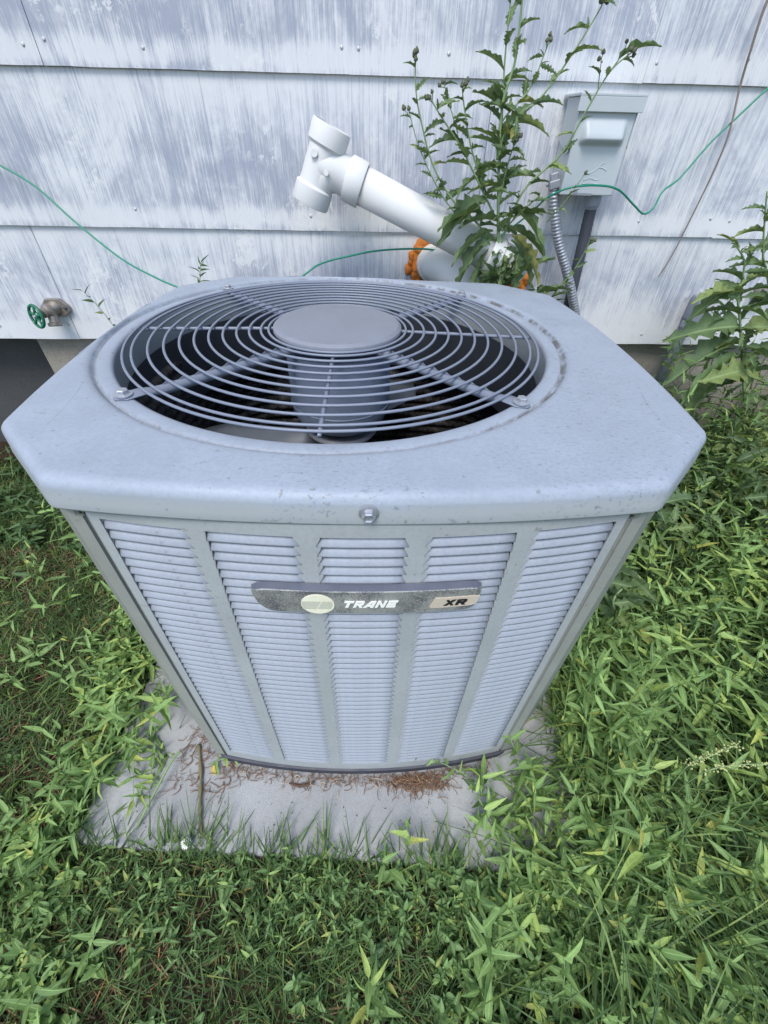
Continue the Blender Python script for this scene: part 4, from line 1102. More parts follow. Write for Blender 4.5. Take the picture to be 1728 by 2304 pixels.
# lawn grass: darker fine grass left and in front, with dead thatch under it
def build_grass():
    def front(x, y): return 1 - .75 * sm(.05, .45, x) * sm(-.1, -.9, -y * 0 + -y * -1 * -1) if False else np.clip(1 - .7 * sm(.15, .55, x), 0, 1)
    x, y = scatter(150000, -1.7, 1.1, -1.0, .55, lambda x, y: front(x, y) * (.5 + .5 * sm(-.25, .25, nz2(x, y, 4.5))), -.006)
    n = len(x); z = gz(x, y); a = rng.uniform(0, 2 * np.pi, n); el = rng.uniform(.25, 1.35, n)
    d = np.c_[np.cos(a) * np.cos(el), np.sin(a) * np.cos(el), np.sin(el)]
    blades('lawn_grass', np.c_[x, y, z], d, rng.uniform(.025, .080, n), rng.uniform(.0006, .0013, n), M_grass, rng.uniform(.05, .6, n), 'short shaded lawn grass in front and to the left of the slab', 'grass')
    x, y = scatter(45000, -1.6, .9, -1.0, .5, lambda x, y: np.clip(.25 + .9 * sm(-.05, .35, nz2(x, y, 3.2, 5)), 0, 1) * front(x, y), -.004)
    n = len(x); z = gz(x, y) + .002; a = rng.uniform(0, 2 * np.pi, n); el = rng.uniform(-.05, .5, n)
    d = np.c_[np.cos(a) * np.cos(el), np.sin(a) * np.cos(el), np.sin(el)]
    blades('dead_thatch', np.c_[x, y, z], d, rng.uniform(.02, .06, n), rng.uniform(.0005, .0012, n), M_thatch, rng.uniform(0, .5, n), 'brown dead grass matted under the green lawn blades', 'dead grass')
    # the lawn goes on beyond the picture with larger, sparser tufts
    x = rng.uniform(-4.5, 4.5, 34000); y = rng.uniform(-3.2, .58, 34000); kk = (np.abs(x) > 1.55) | (y < -.98); x = x[kk]; y = y[kk]
    n = len(x); z = gz(x, y); a = rng.uniform(0, 2 * np.pi, n); el = rng.uniform(.2, 1.3, n)
    d = np.c_[np.cos(a) * np.cos(el), np.sin(a) * np.cos(el), np.sin(el)]
    blades('outer_lawn_grass', np.c_[x, y, z], d, rng.uniform(.05, .13, n), rng.uniform(.002, .0045, n), M_grass, rng.uniform(.1, .6, n), 'rougher lawn grass running on past the edges of the picture', 'grass')
    # long coarse blades right of the slab and along its edge
    x, y = scatter(9500, .30, 1.1, -.95, .1, lambda x, y: .4 + .6 * sm(-.1, .3, nz2(x, y, 5, 2)), -.01)
    n = len(x); z = gz(x, y); a = rng.uniform(0, 2 * np.pi, n); el = rng.uniform(.3, 1.2, n)
    d = np.c_[np.cos(a) * np.cos(el), np.sin(a) * np.cos(el), np.sin(el)]
    blades('long_grass', np.c_[x, y, z + .03], d, rng.uniform(.12, .32, n), rng.uniform(.0007, .0016, n), M_grass, rng.uniform(.2, .9, n), 'long arching grass blades mixed into the weeds right of the slab', 'grass')
    # fringe over the slab edges
    pu = np.r_[rng.uniform(-.49, .42, 900), rng.uniform(-.50, -.476, 260), rng.uniform(.41, .45, 420)]
    pv = np.r_[rng.uniform(-.530, -.496, 900), rng.uniform(-.5, .1, 260), rng.uniform(-.5, .1, 420)]
    kk = np.r_[rng.random(900) < .25 + .75 * sm(-.2, .3, nz2(pu[:900], pu[:900] * 0, 9, 4)), np.ones(680, bool)]; pu = pu[kk]; pv = pv[kk]
    c_, s_ = math.cos(PAD_A), math.sin(PAD_A); xs = c_ * pu - s_ * pv + PAD_X; ys = s_ * pu + c_ * pv + PAD_Y
    n = len(xs); a = rng.uniform(0, 2 * np.pi, n); a[:350] = rng.uniform(.6, 2.5, 350); el = rng.uniform(.35, 1.3, n)
    d = np.c_[np.cos(a) * np.cos(el), np.sin(a) * np.cos(el), np.sin(el)]
    blades('edge_grass', np.c_[xs, ys, np.full(n, -.020)], d, rng.uniform(.02, .11, n), rng.uniform(.0007, .0015, n), M_grass, rng.uniform(.05, .5, n), 'grass blades poking up over the edges of the concrete slab', 'grass')
build_grass()

def build_weeds():
    # dense bank right of the unit
    weed_mass('weed_bank_leaves', 700, .43, 1.7, -.75, .56, .17, .062, M_weed, 'hastate', 'dense pale green lance shaped weed leaves filling the bank right of the condenser', lambda x, y: np.clip(1.2 - .6 * sm(-.45, -.75, y), 0, 1), 13, hfun=lambda x, y: .95 - .45 * sm(-.35, -.60, y) + .55 * sm(.42, .75, x) * sm(-.9, -.2, y) + 1.1 * sm(.15, .5, y), wd=.82)
    weed_mass('weed_bank_sprig_leaves', 260, .46, 1.7, -.8, .56, .22, .045, M_knot, 'lance', 'smaller narrow weed leaves threaded through the right bank', None, 16, lean=.8, wd=.75, hfun=lambda x, y: .5 + .5 * sm(.42, .8, x) + 1.0 * sm(.15, .5, y))
    weed_mass('weed_underlayer', 520, .42, 1.8, -.8, .58, .09, .055, M_weed_dark, 'lance', 'weed leaves under the pale leaves of the right bank, shade put into their colour', None, 10, hfun=lambda x, y: .6 + .6 * sm(.4, .8, x))
    weed_mass('slab_edge_leaves', 150, .25, .48, -.56, -.05, .11, .042, M_weed, 'lance', 'thin stemmed weed leaves sprawling over the right edge of the slab', lambda x, y: sm(.22, .42, x + .10 * sm(-.3, -.55, y)), 9, pad=-2, lean=1.6, wd=.85)
    weed_mass('slab_back_leaves', 90, -.52, -.38, -.45, .02, .10, .042, M_weed, 'hastate', 'pale weed leaves sprawling over the left edge of the slab beside the cabinet', None, 9, pad=-2, lean=1.3, wd=.85)
    weed_mass('slab_corner_leaves', 300, .25, .50, -.62, -.02, .13, .050, M_weed, 'lance', 'tangled pale weed leaves spilling over the right front corner of the slab', lambda x, y: sm(.22, .38, x + .18 * sm(-.42, -.60, y)), 12, pad=-2, lean=1.2, wd=.85)
    weed_mass('lawn_sprig_leaves', 60, -1.0, -.50, -.55, .35, .11, .045, M_weed, 'lance', 'scattered upright weed sprigs in the dark lawn left of the slab', None, 9, lean=1.1, wd=.8)
    weed_mass('cabinet_side_leaves', 95, .40, .52, -.42, .34, .27, .050, M_weed, 'lance', 'taller weed leaves crowding against the right side of the cabinet', None, 15, pad=-2, lean=.35, wd=.85, smat=M_knot)
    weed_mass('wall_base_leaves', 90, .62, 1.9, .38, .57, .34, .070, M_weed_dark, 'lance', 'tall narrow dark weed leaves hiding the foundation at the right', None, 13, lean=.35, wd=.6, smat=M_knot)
    # strip between unit and wall on the right, thistly and darker
    weed_mass('wall_foot_leaves', 240, .46, 1.8, .08, .57, .31, .085, M_thistle, 'thistle', 'dark toothed thistle leaves along the foot of the wall at the right', None, 8, lean=.7, wd=1.0)
    # small leaved knotweed carpet, bottom right and centre
    weed_mass('knotweed_leaves', 1900, -.12, .75, -1.0, -.52, .040, .020, M_knot, 'oval', 'carpet of small oval knotweed leaves in the lower right foreground', lambda x, y: np.clip(sm(-.10, .22, x + .12 * nz2(x, y, 5, 8)) , .0, 1), 11, lean=.9)
    weed_mass('foreground_sprig_leaves', 70, .0, .75, -.95, -.54, .075, .045, M_weed, 'lance', 'taller lance leaved sprigs standing in the knotweed carpet', None, 8, lean=.7)
    # left side: bottom left corner weeds
    weed_mass('corner_weed_leaves', 620, -.95, -.24, -1.0, -.50, .045, .028, M_weed, 'oval', 'broad green weed leaves in the lower left corner of the lawn', lambda x, y: np.clip(sm(-.30, -.52, x + .10 * nz2(x, y, 5, 3)), 0, 1), 8, lean=.9)
    weed_mass('slab_front_leaves', 260, -.55, .5, -.62, -.50, .045, .022, M_knot, 'lance', 'small weed leaves crowding the front edge of the slab', None, 8, lean=1.0)
    weed_mass('left_edge_leaves', 80, -.60, -.485, -.52, .12, .075, .042, M_weed, 'lance', 'narrow weed leaves growing along the left edge of the slab', None, 9, lean=.8)
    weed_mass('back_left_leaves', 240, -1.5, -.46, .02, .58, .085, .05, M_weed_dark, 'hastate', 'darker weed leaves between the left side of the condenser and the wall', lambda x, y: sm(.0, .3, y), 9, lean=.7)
    weed_mass('lawn_clover', 500, -1.5, .05, -1.0, .2, .022, .016, M_knot, 'clover', 'scattered low clover leaves in the lawn', lambda x, y: sm(-.05, .3, nz2(x, y, 6, 9)), 4, stems=False)
    # behind the unit
    weed_mass('behind_unit_leaves', 70, -.40, .42, .42, .57, .10, .045, M_weed_dark, 'lance', 'weed leaves in the gap between condenser and wall', None, 8, lean=.3)
build_weeds()

# ---- single plants with every leaf a part
LEAF = {k: [leaf_mesh(k, s, mt) for s in range(4)] for k, mt in (('thistle', M_thistle), ('lance', M_weed), ('hastate', M_weed))}
LEAF['dark'] = [leaf_mesh('lance', s + 5, M_weed_dark) for s in range(3)]; LEAF['yellow'] = [leaf_mesh('lance', 3, M_yellow)]
prnd = random.Random(21)
def put_leaf(root, kind, p, d, length, wd=1.0, roll=None, name='leaf', droop=1.0):
    me = prnd.choice(LEAF[kind]); o = link(name, me, None, root)
    x = Vector(d).normalized(); up = Vector((0, 0, 1)) if abs(x.z) < .95 else Vector((0, -1, 0))
    y = up.cross(x).normalized(); z = x.cross(y); r = prnd.gauss(0, .5) if roll is None else roll
    y2 = y * math.cos(r) + z * math.sin(r); z2 = z * math.cos(r) - y * math.sin(r)
    M = Matrix.Identity(4)
    for i in range(3): M[i][0] = x[i] * length; M[i][1] = y2[i] * length * wd; M[i][2] = z2[i] * length * droop; M[i][3] = p[i]
    o.matrix_local = M; return o
bud_me = None
def bud_mesh():
    bm = bmesh.new(); prof = [(.0, 0), (.55, .08), (.95, .45), (.9, .95), (.55, 1.5), (.30, 1.75), (.34, 1.95), (.0, 1.9)]; n = 10; rows = []
    for r, z in prof: rows.append([bm.verts.new((r * math.cos(2 * math.pi * k / n), r * math.sin(2 * math.pi * k / n), z)) for k in range(n)])
    for a, b in zip(rows[:-1], rows[1:]):
        for k in range(n): bm.faces.new((a[k], a[(k + 1) % n], b[(k + 1) % n], b[k]))
    bmesh.ops.remove_doubles(bm, verts=bm.verts[:], dist=1e-4)
    me = mesh_bm('bud', bm); me.materials.append(M_bud); me.polygons.foreach_set('use_smooth', [True] * len(me.polygons)); return me
bud_me = bud_mesh()
def put_bud(root, p, d, s=.0042):
    o = link('bud', bud_me, None, root); M = frame_to(p, d); o.matrix_local = M @ Matrix.Diagonal((s, s, s, 1)); return o

def thistle(name, label, base_px, Y, branches, base_leaves, leaf_px, seed=1):
    global prnd; prnd = random.Random(seed)
    b = at_y(*base_px, Y); root = empty(name, b); tag(root, label, 'thistle')
    sc = (b - CAM).dot(FWD) / FPX                   # metres per photo pixel at the plant
    for br in branches:
        pts3 = []
        for i, (u, v) in enumerate(br['p']):
            f = i / (len(br['p']) - 1); pts3.append(at_y(u, v, Y + br.get('dy', 0) * f) - b)
        q = cat_pts(pts3, 8); n = len(q); r0 = br.get('r', .0022)
        V, F = tube_vf(q, [r0 * (1 - .6 * i / n) for i in range(n)], 7); link('stem', mesh_py('stem', V, F), M_stem, root, True)
        L = sum((q[i + 1] - q[i]).length for i in range(n - 1)); step = br.get('step', .030); s = br.get('start', .02); nxt = s; acc = 0; k = prnd.randint(0, 5)
        for i in range(n - 1):
            acc += (q[i + 1] - q[i]).length
            while acc >= nxt:
                f = nxt / L; t = (q[i + 1] - q[i]).normalized(); k += 1
                a = k * 2.4 + prnd.uniform(-.5, .5); side = Vector((math.cos(a), math.sin(a) * .7, 0)); 
                if side.y > 0: side.y *= .35
                d = (side + t * prnd.uniform(.1, .9) + Vector((0, 0, prnd.uniform(-.35, .25)))).normalized()
                ln = leaf_px * sc * (1.15 - .65 * f) * prnd.uniform(.7, 1.15) * br.get('ls', 1)
                put_leaf(root, 'thistle', q[i + 1], d, ln, prnd.uniform(.75, 1.2), droop=prnd.uniform(.6, 1.6))
                if prnd.random() < .45: put_leaf(root, 'thistle', q[i + 1], (d + t * 1.2).normalized(), ln * .45, .9)
                nxt += step * .8 * prnd.uniform(.6, 1.3)
        for j in range(br.get('buds', 0)):
            t = (q[-1] - q[-3]).normalized(); off = Vector((prnd.uniform(-1, 1), prnd.uniform(-.6, .3), prnd.uniform(-.6, .8))) * (.010 if j else .002)
            e = q[-1] + off; V, F = tube_vf([q[-2 - min(j, 3)], e], .0008, 5); link('stem', mesh_py('stem', V, F), M_stem, root, True)
            put_bud(root, e, (t + off * 30).normalized(), prnd.uniform(.0032, .0046))
    for (u, v, a, lp) in base_leaves:
        p = at_y(u, v, Y - .01) - b; d = Vector((math.cos(R(a)), prnd.uniform(-.5, .0), math.sin(R(a))))
        put_leaf(root, 'thistle', p, d, lp * sc * .95, prnd.uniform(.95, 1.35), droop=prnd.uniform(.7, 1.5))
    return root
YT = WY - .185
B1 = [dict(p=[(1122, 700), (1121, 560), (1121, 434), (1124, 326), (1132, 228), (1159, 136), (1175, 0), (1182, -70)], r=.0036, step=.022, dy=-.01),
      dict(p=[(1124, 380), (1128, 300), (1132, 200), (1137, 120), (1148, 10), (1152, -40)], r=.0022, step=.028, dy=.02),
      dict(p=[(1122, 420), (1134, 304), (1219, 217), (1289, 119), (1349, 22), (1353, 4)], r=.0022, step=.036, buds=4, dy=-.03, start=.05),
      dict(p=[(1122, 560), (1175, 434), (1262, 347), (1316, 255), (1371, 163), (1420, 119)], r=.0024, step=.036, buds=3, dy=-.05, start=.05, ls=.75),
      dict(p=[(1371, 163), (1398, 125), (1410, 98)], r=.0011, step=.05, buds=1, dy=-.05), dict(p=[(1345, 205), (1350, 160), (1355, 124)], r=.001, step=.03, buds=2, dy=-.03, ls=.4),
      dict(p=[(1230, 500), (1251, 477), (1278, 445), (1316, 391)], r=.0012, step=.022, buds=1, dy=-.04, ls=.35),
      dict(p=[(1225, 690), (1246, 662), (1295, 602), (1327, 543)], r=.0016, step=.018, buds=3, dy=-.03, ls=.6),
      dict(p=[(1118, 590), (1080, 510), (1023, 456), (975, 374), (947, 271), (936, 206), (934, 130)], r=.0024, step=.028, buds=4, dy=-.02, start=.08, ls=.75),
      dict(p=[(1040, 500), (991, 434), (945, 336), (920, 250)], r=.0016, step=.024, buds=2, dy=-.02, ls=.6),
      dict(p=[(1110, 480), (1067, 391), (1034, 326), (991, 260), (969, 222)], r=.0022, step=.022, buds=3, dy=-.03, start=.03),
      dict(p=[(1090, 430), (1061, 336), (1045, 244), (1040, 200)], r=.002, step=.022, buds=3, dy=-.02, ls=.8), dict(p=[(1030, 300), (1010, 230), (1000, 190)], r=.0012, step=.022, buds=2, ls=.6),
      dict(p=[(1118, 360), (1126, 281), (1185, 210), (1208, 165), (1235, 95)], r=.002, step=.024, buds=3, dy=-.01, start=.03, ls=.8),
      dict(p=[(1120, 470), (1135, 400), (1150, 345), (1160, 320)], r=.002, step=.014, buds=4, dy=-.03),
      dict(p=[(1130, 520), (1180, 470), (1215, 440)], r=.002, step=.016, dy=-.05, ls=.8)]
BL1 = [(1110, 520, 195, 110), (1105, 540, 215, 120), (1100, 560, 240, 120), (1120, 560, 262, 130), (1125, 560, 278, 100), (1150, 530, 325, 120), (1140, 510, 345, 120), (1150, 540, 320, 110), (1120, 500, 160, 90), (1130, 490, 20, 100), (1120, 640, 80, 90), (1140, 640, 55, 110), (1110, 640, 110, 80), (1200, 668, 40, 80), (1155, 570, 235, 90), (1160, 575, 285, 85), (1150, 600, 200, 80), (1170, 560, 260, 90), (1140, 585, 262, 80), (1085, 480, 170, 110), (1095, 450, 200, 120), (1150, 470, 340, 110)]
thistle('thistle_plant', 'tall branching thistle with round buds growing between the white pipes and the metal box', (1122, 660), YT, B1, BL1, 64, 4)
B2 = [dict(p=[(1675, 900), (1670, 805), (1665, 725), (1661, 671), (1670, 628), (1674, 585), (1650, 545)], r=.0036, step=.020, dy=-.02), dict(p=[(1740, 700), (1726, 617), (1717, 574), (1721, 490), (1726, 430)], r=.003, step=.024, dy=-.02, ls=.8), dict(p=[(1620, 640 + 150), (1640, 740), (1600, 700)], r=.0015, step=.03, ls=.6)]
BL2 = [(1662, 735, 178, 150), (1664, 660, 165, 120), (1668, 740, 10, 140), (1670, 700, 30, 150), (1666, 770, 190, 170), (1672, 780, 350, 130), (1668, 640, 200, 110), (1672, 800, 200, 200), (1690, 790, 20, 140), (1660, 830, 215, 180), (1700, 830, 170, 180)]
thistle('thistle_plant', 'young leafy thistle at the right edge in front of the grey conduit body', (1672, 820), WY - .22, B2, BL2, 84, 8)
B3 = [dict(p=[(1300, 1330), (1340, 1290), (1400, 1210), (1450, 1160), (1495, 1130)], r=.0050, step=.016, dy=-.03), dict(p=[(1345, 1285), (1365, 1200), (1375, 1130)], r=.003, step=.02, dy=.0, ls=.8), dict(p=[(1390, 1290), (1430, 1260), (1540, 1255)], r=.002, step=.02, ls=.8)]
def thistle_low():
    global prnd; prnd = random.Random(5)
    b = at_z(1370, 1330, .30); b = Vector((max(b.x, .47), b.y, .0)); root = empty('thistle_plant', (b.x, b.y, 0)); tag(root, 'bright young thistle with pale spiny leaves leaning beside the right corner of the condenser', 'thistle')
    b = root.location.copy()
    for (pts, r0, step, ll) in (([(1400, 1400, .14), (1345, 1290, .28), (1400, 1205, .32), (1450, 1160, .35), (1500, 1128, .37)], .0045, .017, .075), ([(1345, 1290, .28), (1362, 1200, .32), (1375, 1120, .34)], .0028, .022, .065), ([(1400, 1400, .14), (1380, 1350, .25), (1430, 1300, .28)], .0028, .026, .085)):
        q = cat_pts([at_z(*p) - b for p in pts], 7); n = len(q)
        V, F = tube_vf(q, [r0 * (1 - .5 * i / n) for i in range(n)], 8); link('stem', mesh_py('stem', V, F), M_stem, root, True)
        acc = 0; nxt = .03; k = 0
        for i in range(n - 1):
            acc += (q[i + 1] - q[i]).length
            while acc > nxt:
                k += 1; t = (q[i + 1] - q[i]).normalized(); a = k * 2.4; d = Vector((math.cos(a), math.sin(a), .25)) + t * .5
                if (q[i + 1] + b).x + d.x * ll < .42: d.x = abs(d.x) + .2
                put_leaf(root, 'thistle', q[i + 1], d, ll * prnd.uniform(.7, 1.15), 1.15); nxt += step
thistle_low()

def sprig(label, base, tip, nleaf, ll, kind='lance', r=.0012, name='weed_sprig', sag=.0, cat='weed', seed=1, wd=1.0, group=None, stem=M_stem, start=.25):
    """a single leafy stem from base to tip (world points)."""
    global prnd; prnd = random.Random(seed)
    base = Vector(base); tip = Vector(tip); root = empty(name, base); tag(root, label, cat, group)
    v = tip - base; mid = v * .5 + Vector((0, 0, v.length * .12 - sag)); q = cat_pts([Vector((0, 0, 0)), mid, v], 8); n = len(q)
    V, F = tube_vf(q, [r * (1 - .6 * i / n) for i in range(n)], 6); link('stem', mesh_py('stem', V, F), stem, root, True)
    for k in range(nleaf):
        f = start + (1 - start) * k / max(1, nleaf - 1); i = min(n - 2, int(f * (n - 1))); p = q[i].lerp(q[i + 1], f * (n - 1) - i); t = (q[i + 1] - q[i]).normalized()
        a = k * 2.4 + prnd.uniform(-.4, .4); perp = t.cross(Vector((0, 0, 1))); perp = perp.normalized() if perp.length > .1 else Vector((1, 0, 0)); p2 = perp.cross(t)
        d = (perp * math.cos(a) + p2 * math.sin(a)) * .9 + t * (.35 + .9 * (f > .9)) + Vector((0, 0, .1))
        put_leaf(root, kind, p, d, ll * prnd.uniform(.65, 1.15) * (1.1 - .3 * f), wd * prnd.uniform(.8, 1.2), droop=prnd.uniform(.5, 1.4))
    return root
def Z(u, v, z): return at_z(u, v, z - .012)
def build_sprigs():
    sp = [
        ('leafy sprig lying over the slab front left of the condenser', Z(330, 1560, .0), Z(300, 1800, .02), 12, .045, 'lance', 2),
        ('bushy pale weed against the left foot of the condenser', Z(395, 1570, -.03), Z(345, 1620, .14), 13, .050, 'hastate', 3),
        ('pale weed stem reaching left over the dark lawn', Z(170, 1350, -.03), Z(20, 1400, .12), 9, .050, 'lance', 4),
        ('weed sprig leaning along the lower left side of the cabinet', Z(330, 1420, -.03), Z(250, 1330, .14), 11, .050, 'hastate', 5),
        ('upper weed sprig beside the left corner post', Z(250, 1300, -.03), Z(170, 1180, .17), 10, .050, 'lance', 6),
        ('weed sprig standing left of the bushy weed at the slab corner', Z(310, 1640, -.03), Z(240, 1600, .12), 10, .048, 'hastate', 7),
        ('weed with narrow leaves over the left edge of the slab', Z(190, 1720, -.03), Z(230, 1760, .07), 10, .045, 'lance', 8),
        ('small two leaved weed standing on the front edge of the slab right of centre', Z(935, 1950, -.03), Z(915, 1860, .05), 7, .034, 'hastate', 9),
        ('dark narrow sprig lying on the right part of the slab', Z(1075, 1830, .0), Z(1080, 1760, .05), 8, .034, 'dark', 10),
        ('vine like weed climbing over the base of the louvres at the right', Z(1120, 1790, .0), Z(925, 1690, .05), 12, .032, 'hastate', 11),
        ('weed leaning over the right foot of the condenser', Z(1180, 1800, -.03), Z(1140, 1640, .10), 12, .038, 'lance', 12),
        ('loose sprig with a yellowing leaf at the left foot of the louvres', Z(470, 1720, .0), Z(540, 1700, .02), 8, .026, 'hastate', 13),
        ('tiny weed tuft at the front edge of the slab near the centre', Z(735, 1960, -.03), Z(745, 1925, .02), 6, .024, 'dark', 14),
        ('low twin tuft at the front edge of the slab right of the centre tuft', Z(850, 1975, -.03), Z(845, 1930, .02), 7, .026, 'dark', 15),
        ('upright lance leaved weed in the lower left corner', Z(200, 2200, -.03), Z(215, 2100, .07), 8, .036, 'lance', 16),
        ('pale weed in the bottom left corner with long leaves', Z(80, 2290, -.03), Z(95, 2200, .08), 9, .042, 'lance', 17),
        ('tall pale weed near the bottom edge right of centre', Z(1100, 2200, -.03), Z(1090, 2090, .10), 9, .050, 'hastate', 18),
        ('pale star shaped weed at the bottom edge in the centre', Z(830, 2290, -.03), Z(830, 2200, .09), 8, .045, 'lance', 19),
        ('large leaved weed at the bottom edge right of the star shaped weed', Z(1250, 2280, -.03), Z(1270, 2150, .10), 10, .046, 'hastate', 20),
        ('weed with broad leaves in the bottom right corner', Z(1650, 2270, -.03), Z(1600, 2180, .10), 10, .048, 'hastate', 22),
        ('tall pale weed between the slab and the right edge of the picture', Z(1420, 2000, -.03), Z(1440, 1850, .18), 12, .055, 'lance', 23),
        ('leaning weed beyond the right front corner of the slab', Z(1330, 1950, -.03), Z(1290, 1780, .14), 12, .048, 'hastate', 24),
    ]
    for (lab, b, t, n, ll, kd, sd_) in sp:
        r = sprig(lab, b, t, n, ll, kd, seed=sd_)
        if sd_ == 13: put_leaf(r, 'yellow', Vector((.012, -.004, .01)), (.2, -.7, -.3), .022, 1.6, 0, 'yellow_leaf')
    # sprigs seen against the siding
    sprig('small weed tip showing above the back left edge of the condenser', at_y(455, 700, WY - .19), at_y(452, 592, WY - .19), 13, .030, 'dark', .0011, seed=31, start=.4)
    sprig('thin weed stem with two long leaves between the tap and the condenser', at_y(275, 760, WY - .18), at_y(186, 655, WY - .18), 8, .034, 'dark', .0010, seed=32, start=.2)
    sprig('spiky weed tuft at the wall foot beside the slim grey pipe', at_y(1500, 860, WY - .12), at_y(1514, 770, WY - .12), 16, .040, 'lance', .0013, seed=33)
    sprig('slender weed in front of the conduit body at the right', at_y(1590, 850, WY - .16), at_y(1632, 690, WY - .16), 12, .060, 'dark', .0013, seed=34, wd=.6)
    sprig('weed tuft behind the right back edge of the condenser', at_y(1250, 720, WY - .17), at_y(1200, 650, WY - .17), 9, .040, 'thistle', .0014, seed=35)
build_sprigs()

# flower stalk of the seeding weed at the right
def build_flower():
    M_seed = m_plain('seed_head', (.42, .45, .18), .7, var=.4, scale=400)
    root = empty('seed_stalk', Z(1480, 1820, -.03)); b = root.location.copy(); tag(root, 'pale yellow seed stalk arching through the weeds at the right', 'weed')
    rr = random.Random(9)
    for pts in ([(1480, 1820, -.03), (1540, 1730, .18), (1600, 1700, .22), (1660, 1675, .24)], [(1480, 1820, -.03), (1570, 1745, .17), (1650, 1722, .20), (1728, 1720, .20)]):
        q = cat_pts([Z(*p) - b for p in pts], 10); V, F = tube_vf(q, .0010, 6); link('stalk', mesh_py('stalk', V, F), M_stem, root, True)
        bm = bmesh.new()
        for i in range(90):
            f = rr.uniform(.38, 1); j = f * (len(q) - 1); k = min(len(q) - 2, int(j)); p = q[k].lerp(q[k + 1], j - k) + Vector((rr.gauss(0, .003), rr.gauss(0, .003), rr.gauss(0, .003)))
            bmesh.ops.create_icosphere(bm, subdivisions=1, radius=rr.uniform(.0009, .0019), matrix=Matrix.Translation(p))
        link('seed_cluster', mesh_bm('seed_cluster', bm), M_seed, root, True)
    # white clover
    c = Z(419, 1897, .012); T = empty('clover_flower', Vector((c.x, c.y, -.042))); b = T.location.copy(); tag(T, 'single round white clover flower at the front edge of the slab', 'flower')
    V, F = tube_vf(cat_pts([Vector((0, 0, 0)), Vector((.004, .002, .02)), c - b], 6), .0009, 6); link('stalk', mesh_py('stalk', V, F), M_stem, T, True)
    bm = bmesh.new()
    for i in range(70):
        z = 1 - 1.75 * (i + .5) / 70; a = i * 2.39996; r = math.sqrt(1 - z * z); d = Vector((r * math.cos(a), r * math.sin(a), z))
        M = frame_to(c - b + d * .0055, d) @ Matrix.Diagonal((.0011, .0011, .0042, 1)); bmesh.ops.create_icosphere(bm, subdivisions=1, radius=1, matrix=M)
    link('petals', mesh_bm('petals', bm), M_white, T, True)
build_flower()

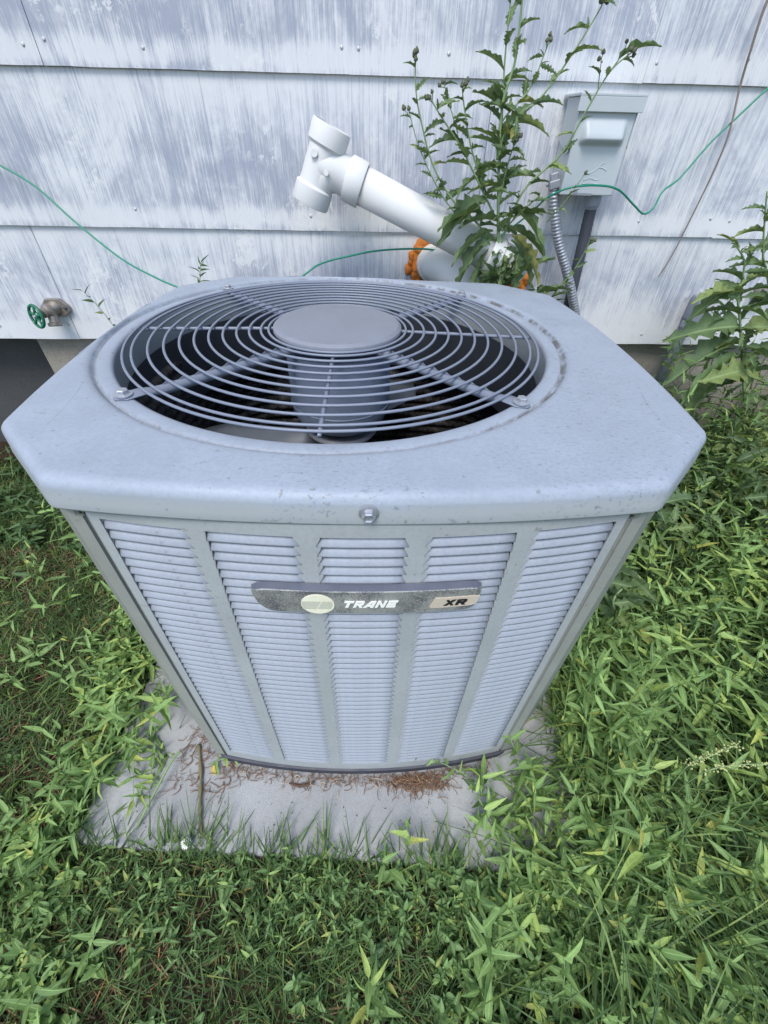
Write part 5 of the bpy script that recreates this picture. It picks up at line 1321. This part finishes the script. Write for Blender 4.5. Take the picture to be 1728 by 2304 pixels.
# ------------------------------------------------------------------ litter on the slab
def build_litter():
    rr = random.Random(17)
    def needles(name, n, fn, rad, mat, label, lmin=.008, lmax=.03):
        V = []; F = []
        for i in range(n):
            x, y, z = fn(); a = rr.uniform(0, math.pi * 2); L = rr.uniform(lmin, lmax); c = rr.gauss(0, .7)
            pts = []; px, py_ = x, y
            for k in range(5):
                pts.append(Vector((px, py_, z + rr.uniform(0, .003)))); px += math.cos(a) * L / 4; py_ += math.sin(a) * L / 4; a += c * .5
            v, f = tube_vf(pts, rad * rr.uniform(.6, 1.5), 4, base=len(V)); V += v; F += f
        o = link(name, mesh_py(name, V, F), mat); o.location.z = -.012; o['kind'] = 'stuff'; tag(o, label, 'litter'); return o
    def arc(x): return -(BP + PB * (1 - (x / CB) ** 2)) - .004
    def f1():
        x = rr.uniform(-.27, .25); return x, arc(x) - abs(rr.gauss(0, .008)), .0008 + rr.uniform(0, .004)
    needles('dry_needles', 420, f1, .00035, M_needle, 'thin line of rusty dry needles along the black base of the condenser', .006, .022)
    def f2():
        return rr.gauss(.10, .034), arc(.10) - .008 - abs(rr.gauss(0, .013)), .001 + rr.uniform(0, .010)
    needles('needle_pile', 240, f2, .00055, M_needle, 'small heap of curled brown needles on the slab below the louvres, right of centre', .008, .024)
    def f3():
        return rr.uniform(-.36, -.24), rr.uniform(-.42, -.30), .001 + rr.uniform(0, .004)
    needles('corner_litter', 160, f3, .0005, M_needle, 'brown litter caught at the left front corner of the condenser', .01, .03)
    def f4():
        return rr.uniform(-.44, .38), rr.uniform(-.50, -.42), .0008
    needles('crumbs', 60, f4, .0004, M_twig, 'tiny dark crumbs strewn over the front of the slab', .001, .004)
    def f5():
        x = rr.uniform(-.25, .25); return x, arc(x) - abs(rr.gauss(0, .012)) - .002, .002 + rr.uniform(0, .008)
    needles('straw_bits', 46, f5, .00045, M_straw, 'pale straw clippings along the foot of the condenser', .008, .022)
    # frayed twig
    P = [Z(650, 1762, .004), Z(672, 1768, .004), Z(690, 1766, .005), Z(708, 1758, .006)]
    root = empty('dark_twig', P[0]); tag(root, 'short frayed dark twig on the slab in front of the louvres', 'twig'); b = P[0].copy()
    q = cat_pts([p - b for p in P], 5); V, F = tube_vf(q, [.0012 + .0016 * math.sin(math.pi * i / (len(q) - 1)) for i in range(len(q))], 7); link('wood', mesh_py('wood', V, F), M_twig, root, True)
    for i in range(7):
        s = rr.choice(q); V, F = tube_vf([s, s + Vector((rr.uniform(-.014, .014), rr.uniform(-.010, .004), .001))], .0006, 5); link('splinter', mesh_py('splinter', V, F), M_twig, root)
    # old thick stem lying across the slab on the left, and a green one leaning
    P = [Z(447, 1675, .004), Z(452, 1740, .006), Z(450, 1800, .006), Z(451, 1858, .004), Z(458, 1885, .002)]
    q = cat_pts(P, 8); o = tube('old_stem', q, [.0030 + .0009 * math.sin(i * 1.1) for i in range(len(q))], M_stem_dk, None, 8); tag(o, 'knotty olive brown stem lying across the slab left of the louvres', 'plant stem')
    V, F = tube_vf(cat_pts([P[-1], Z(480, 1866, .006), Z(498, 1835, .012)], 5), .0016, 6); link('side_shoot', mesh_py('side_shoot', V, F), M_stem, o, True)
    P = [Z(295, 1895, -.02), Z(320, 1838, .012), Z(355, 1770, .022), Z(385, 1715, .03), Z(405, 1690, .03)]
    o = tube('leaning_weed', cat_pts(P, 8), .0022, M_stem, None, 8); tag(o, 'bare green weed stem leaning over the left part of the slab', 'weed')
build_litter()
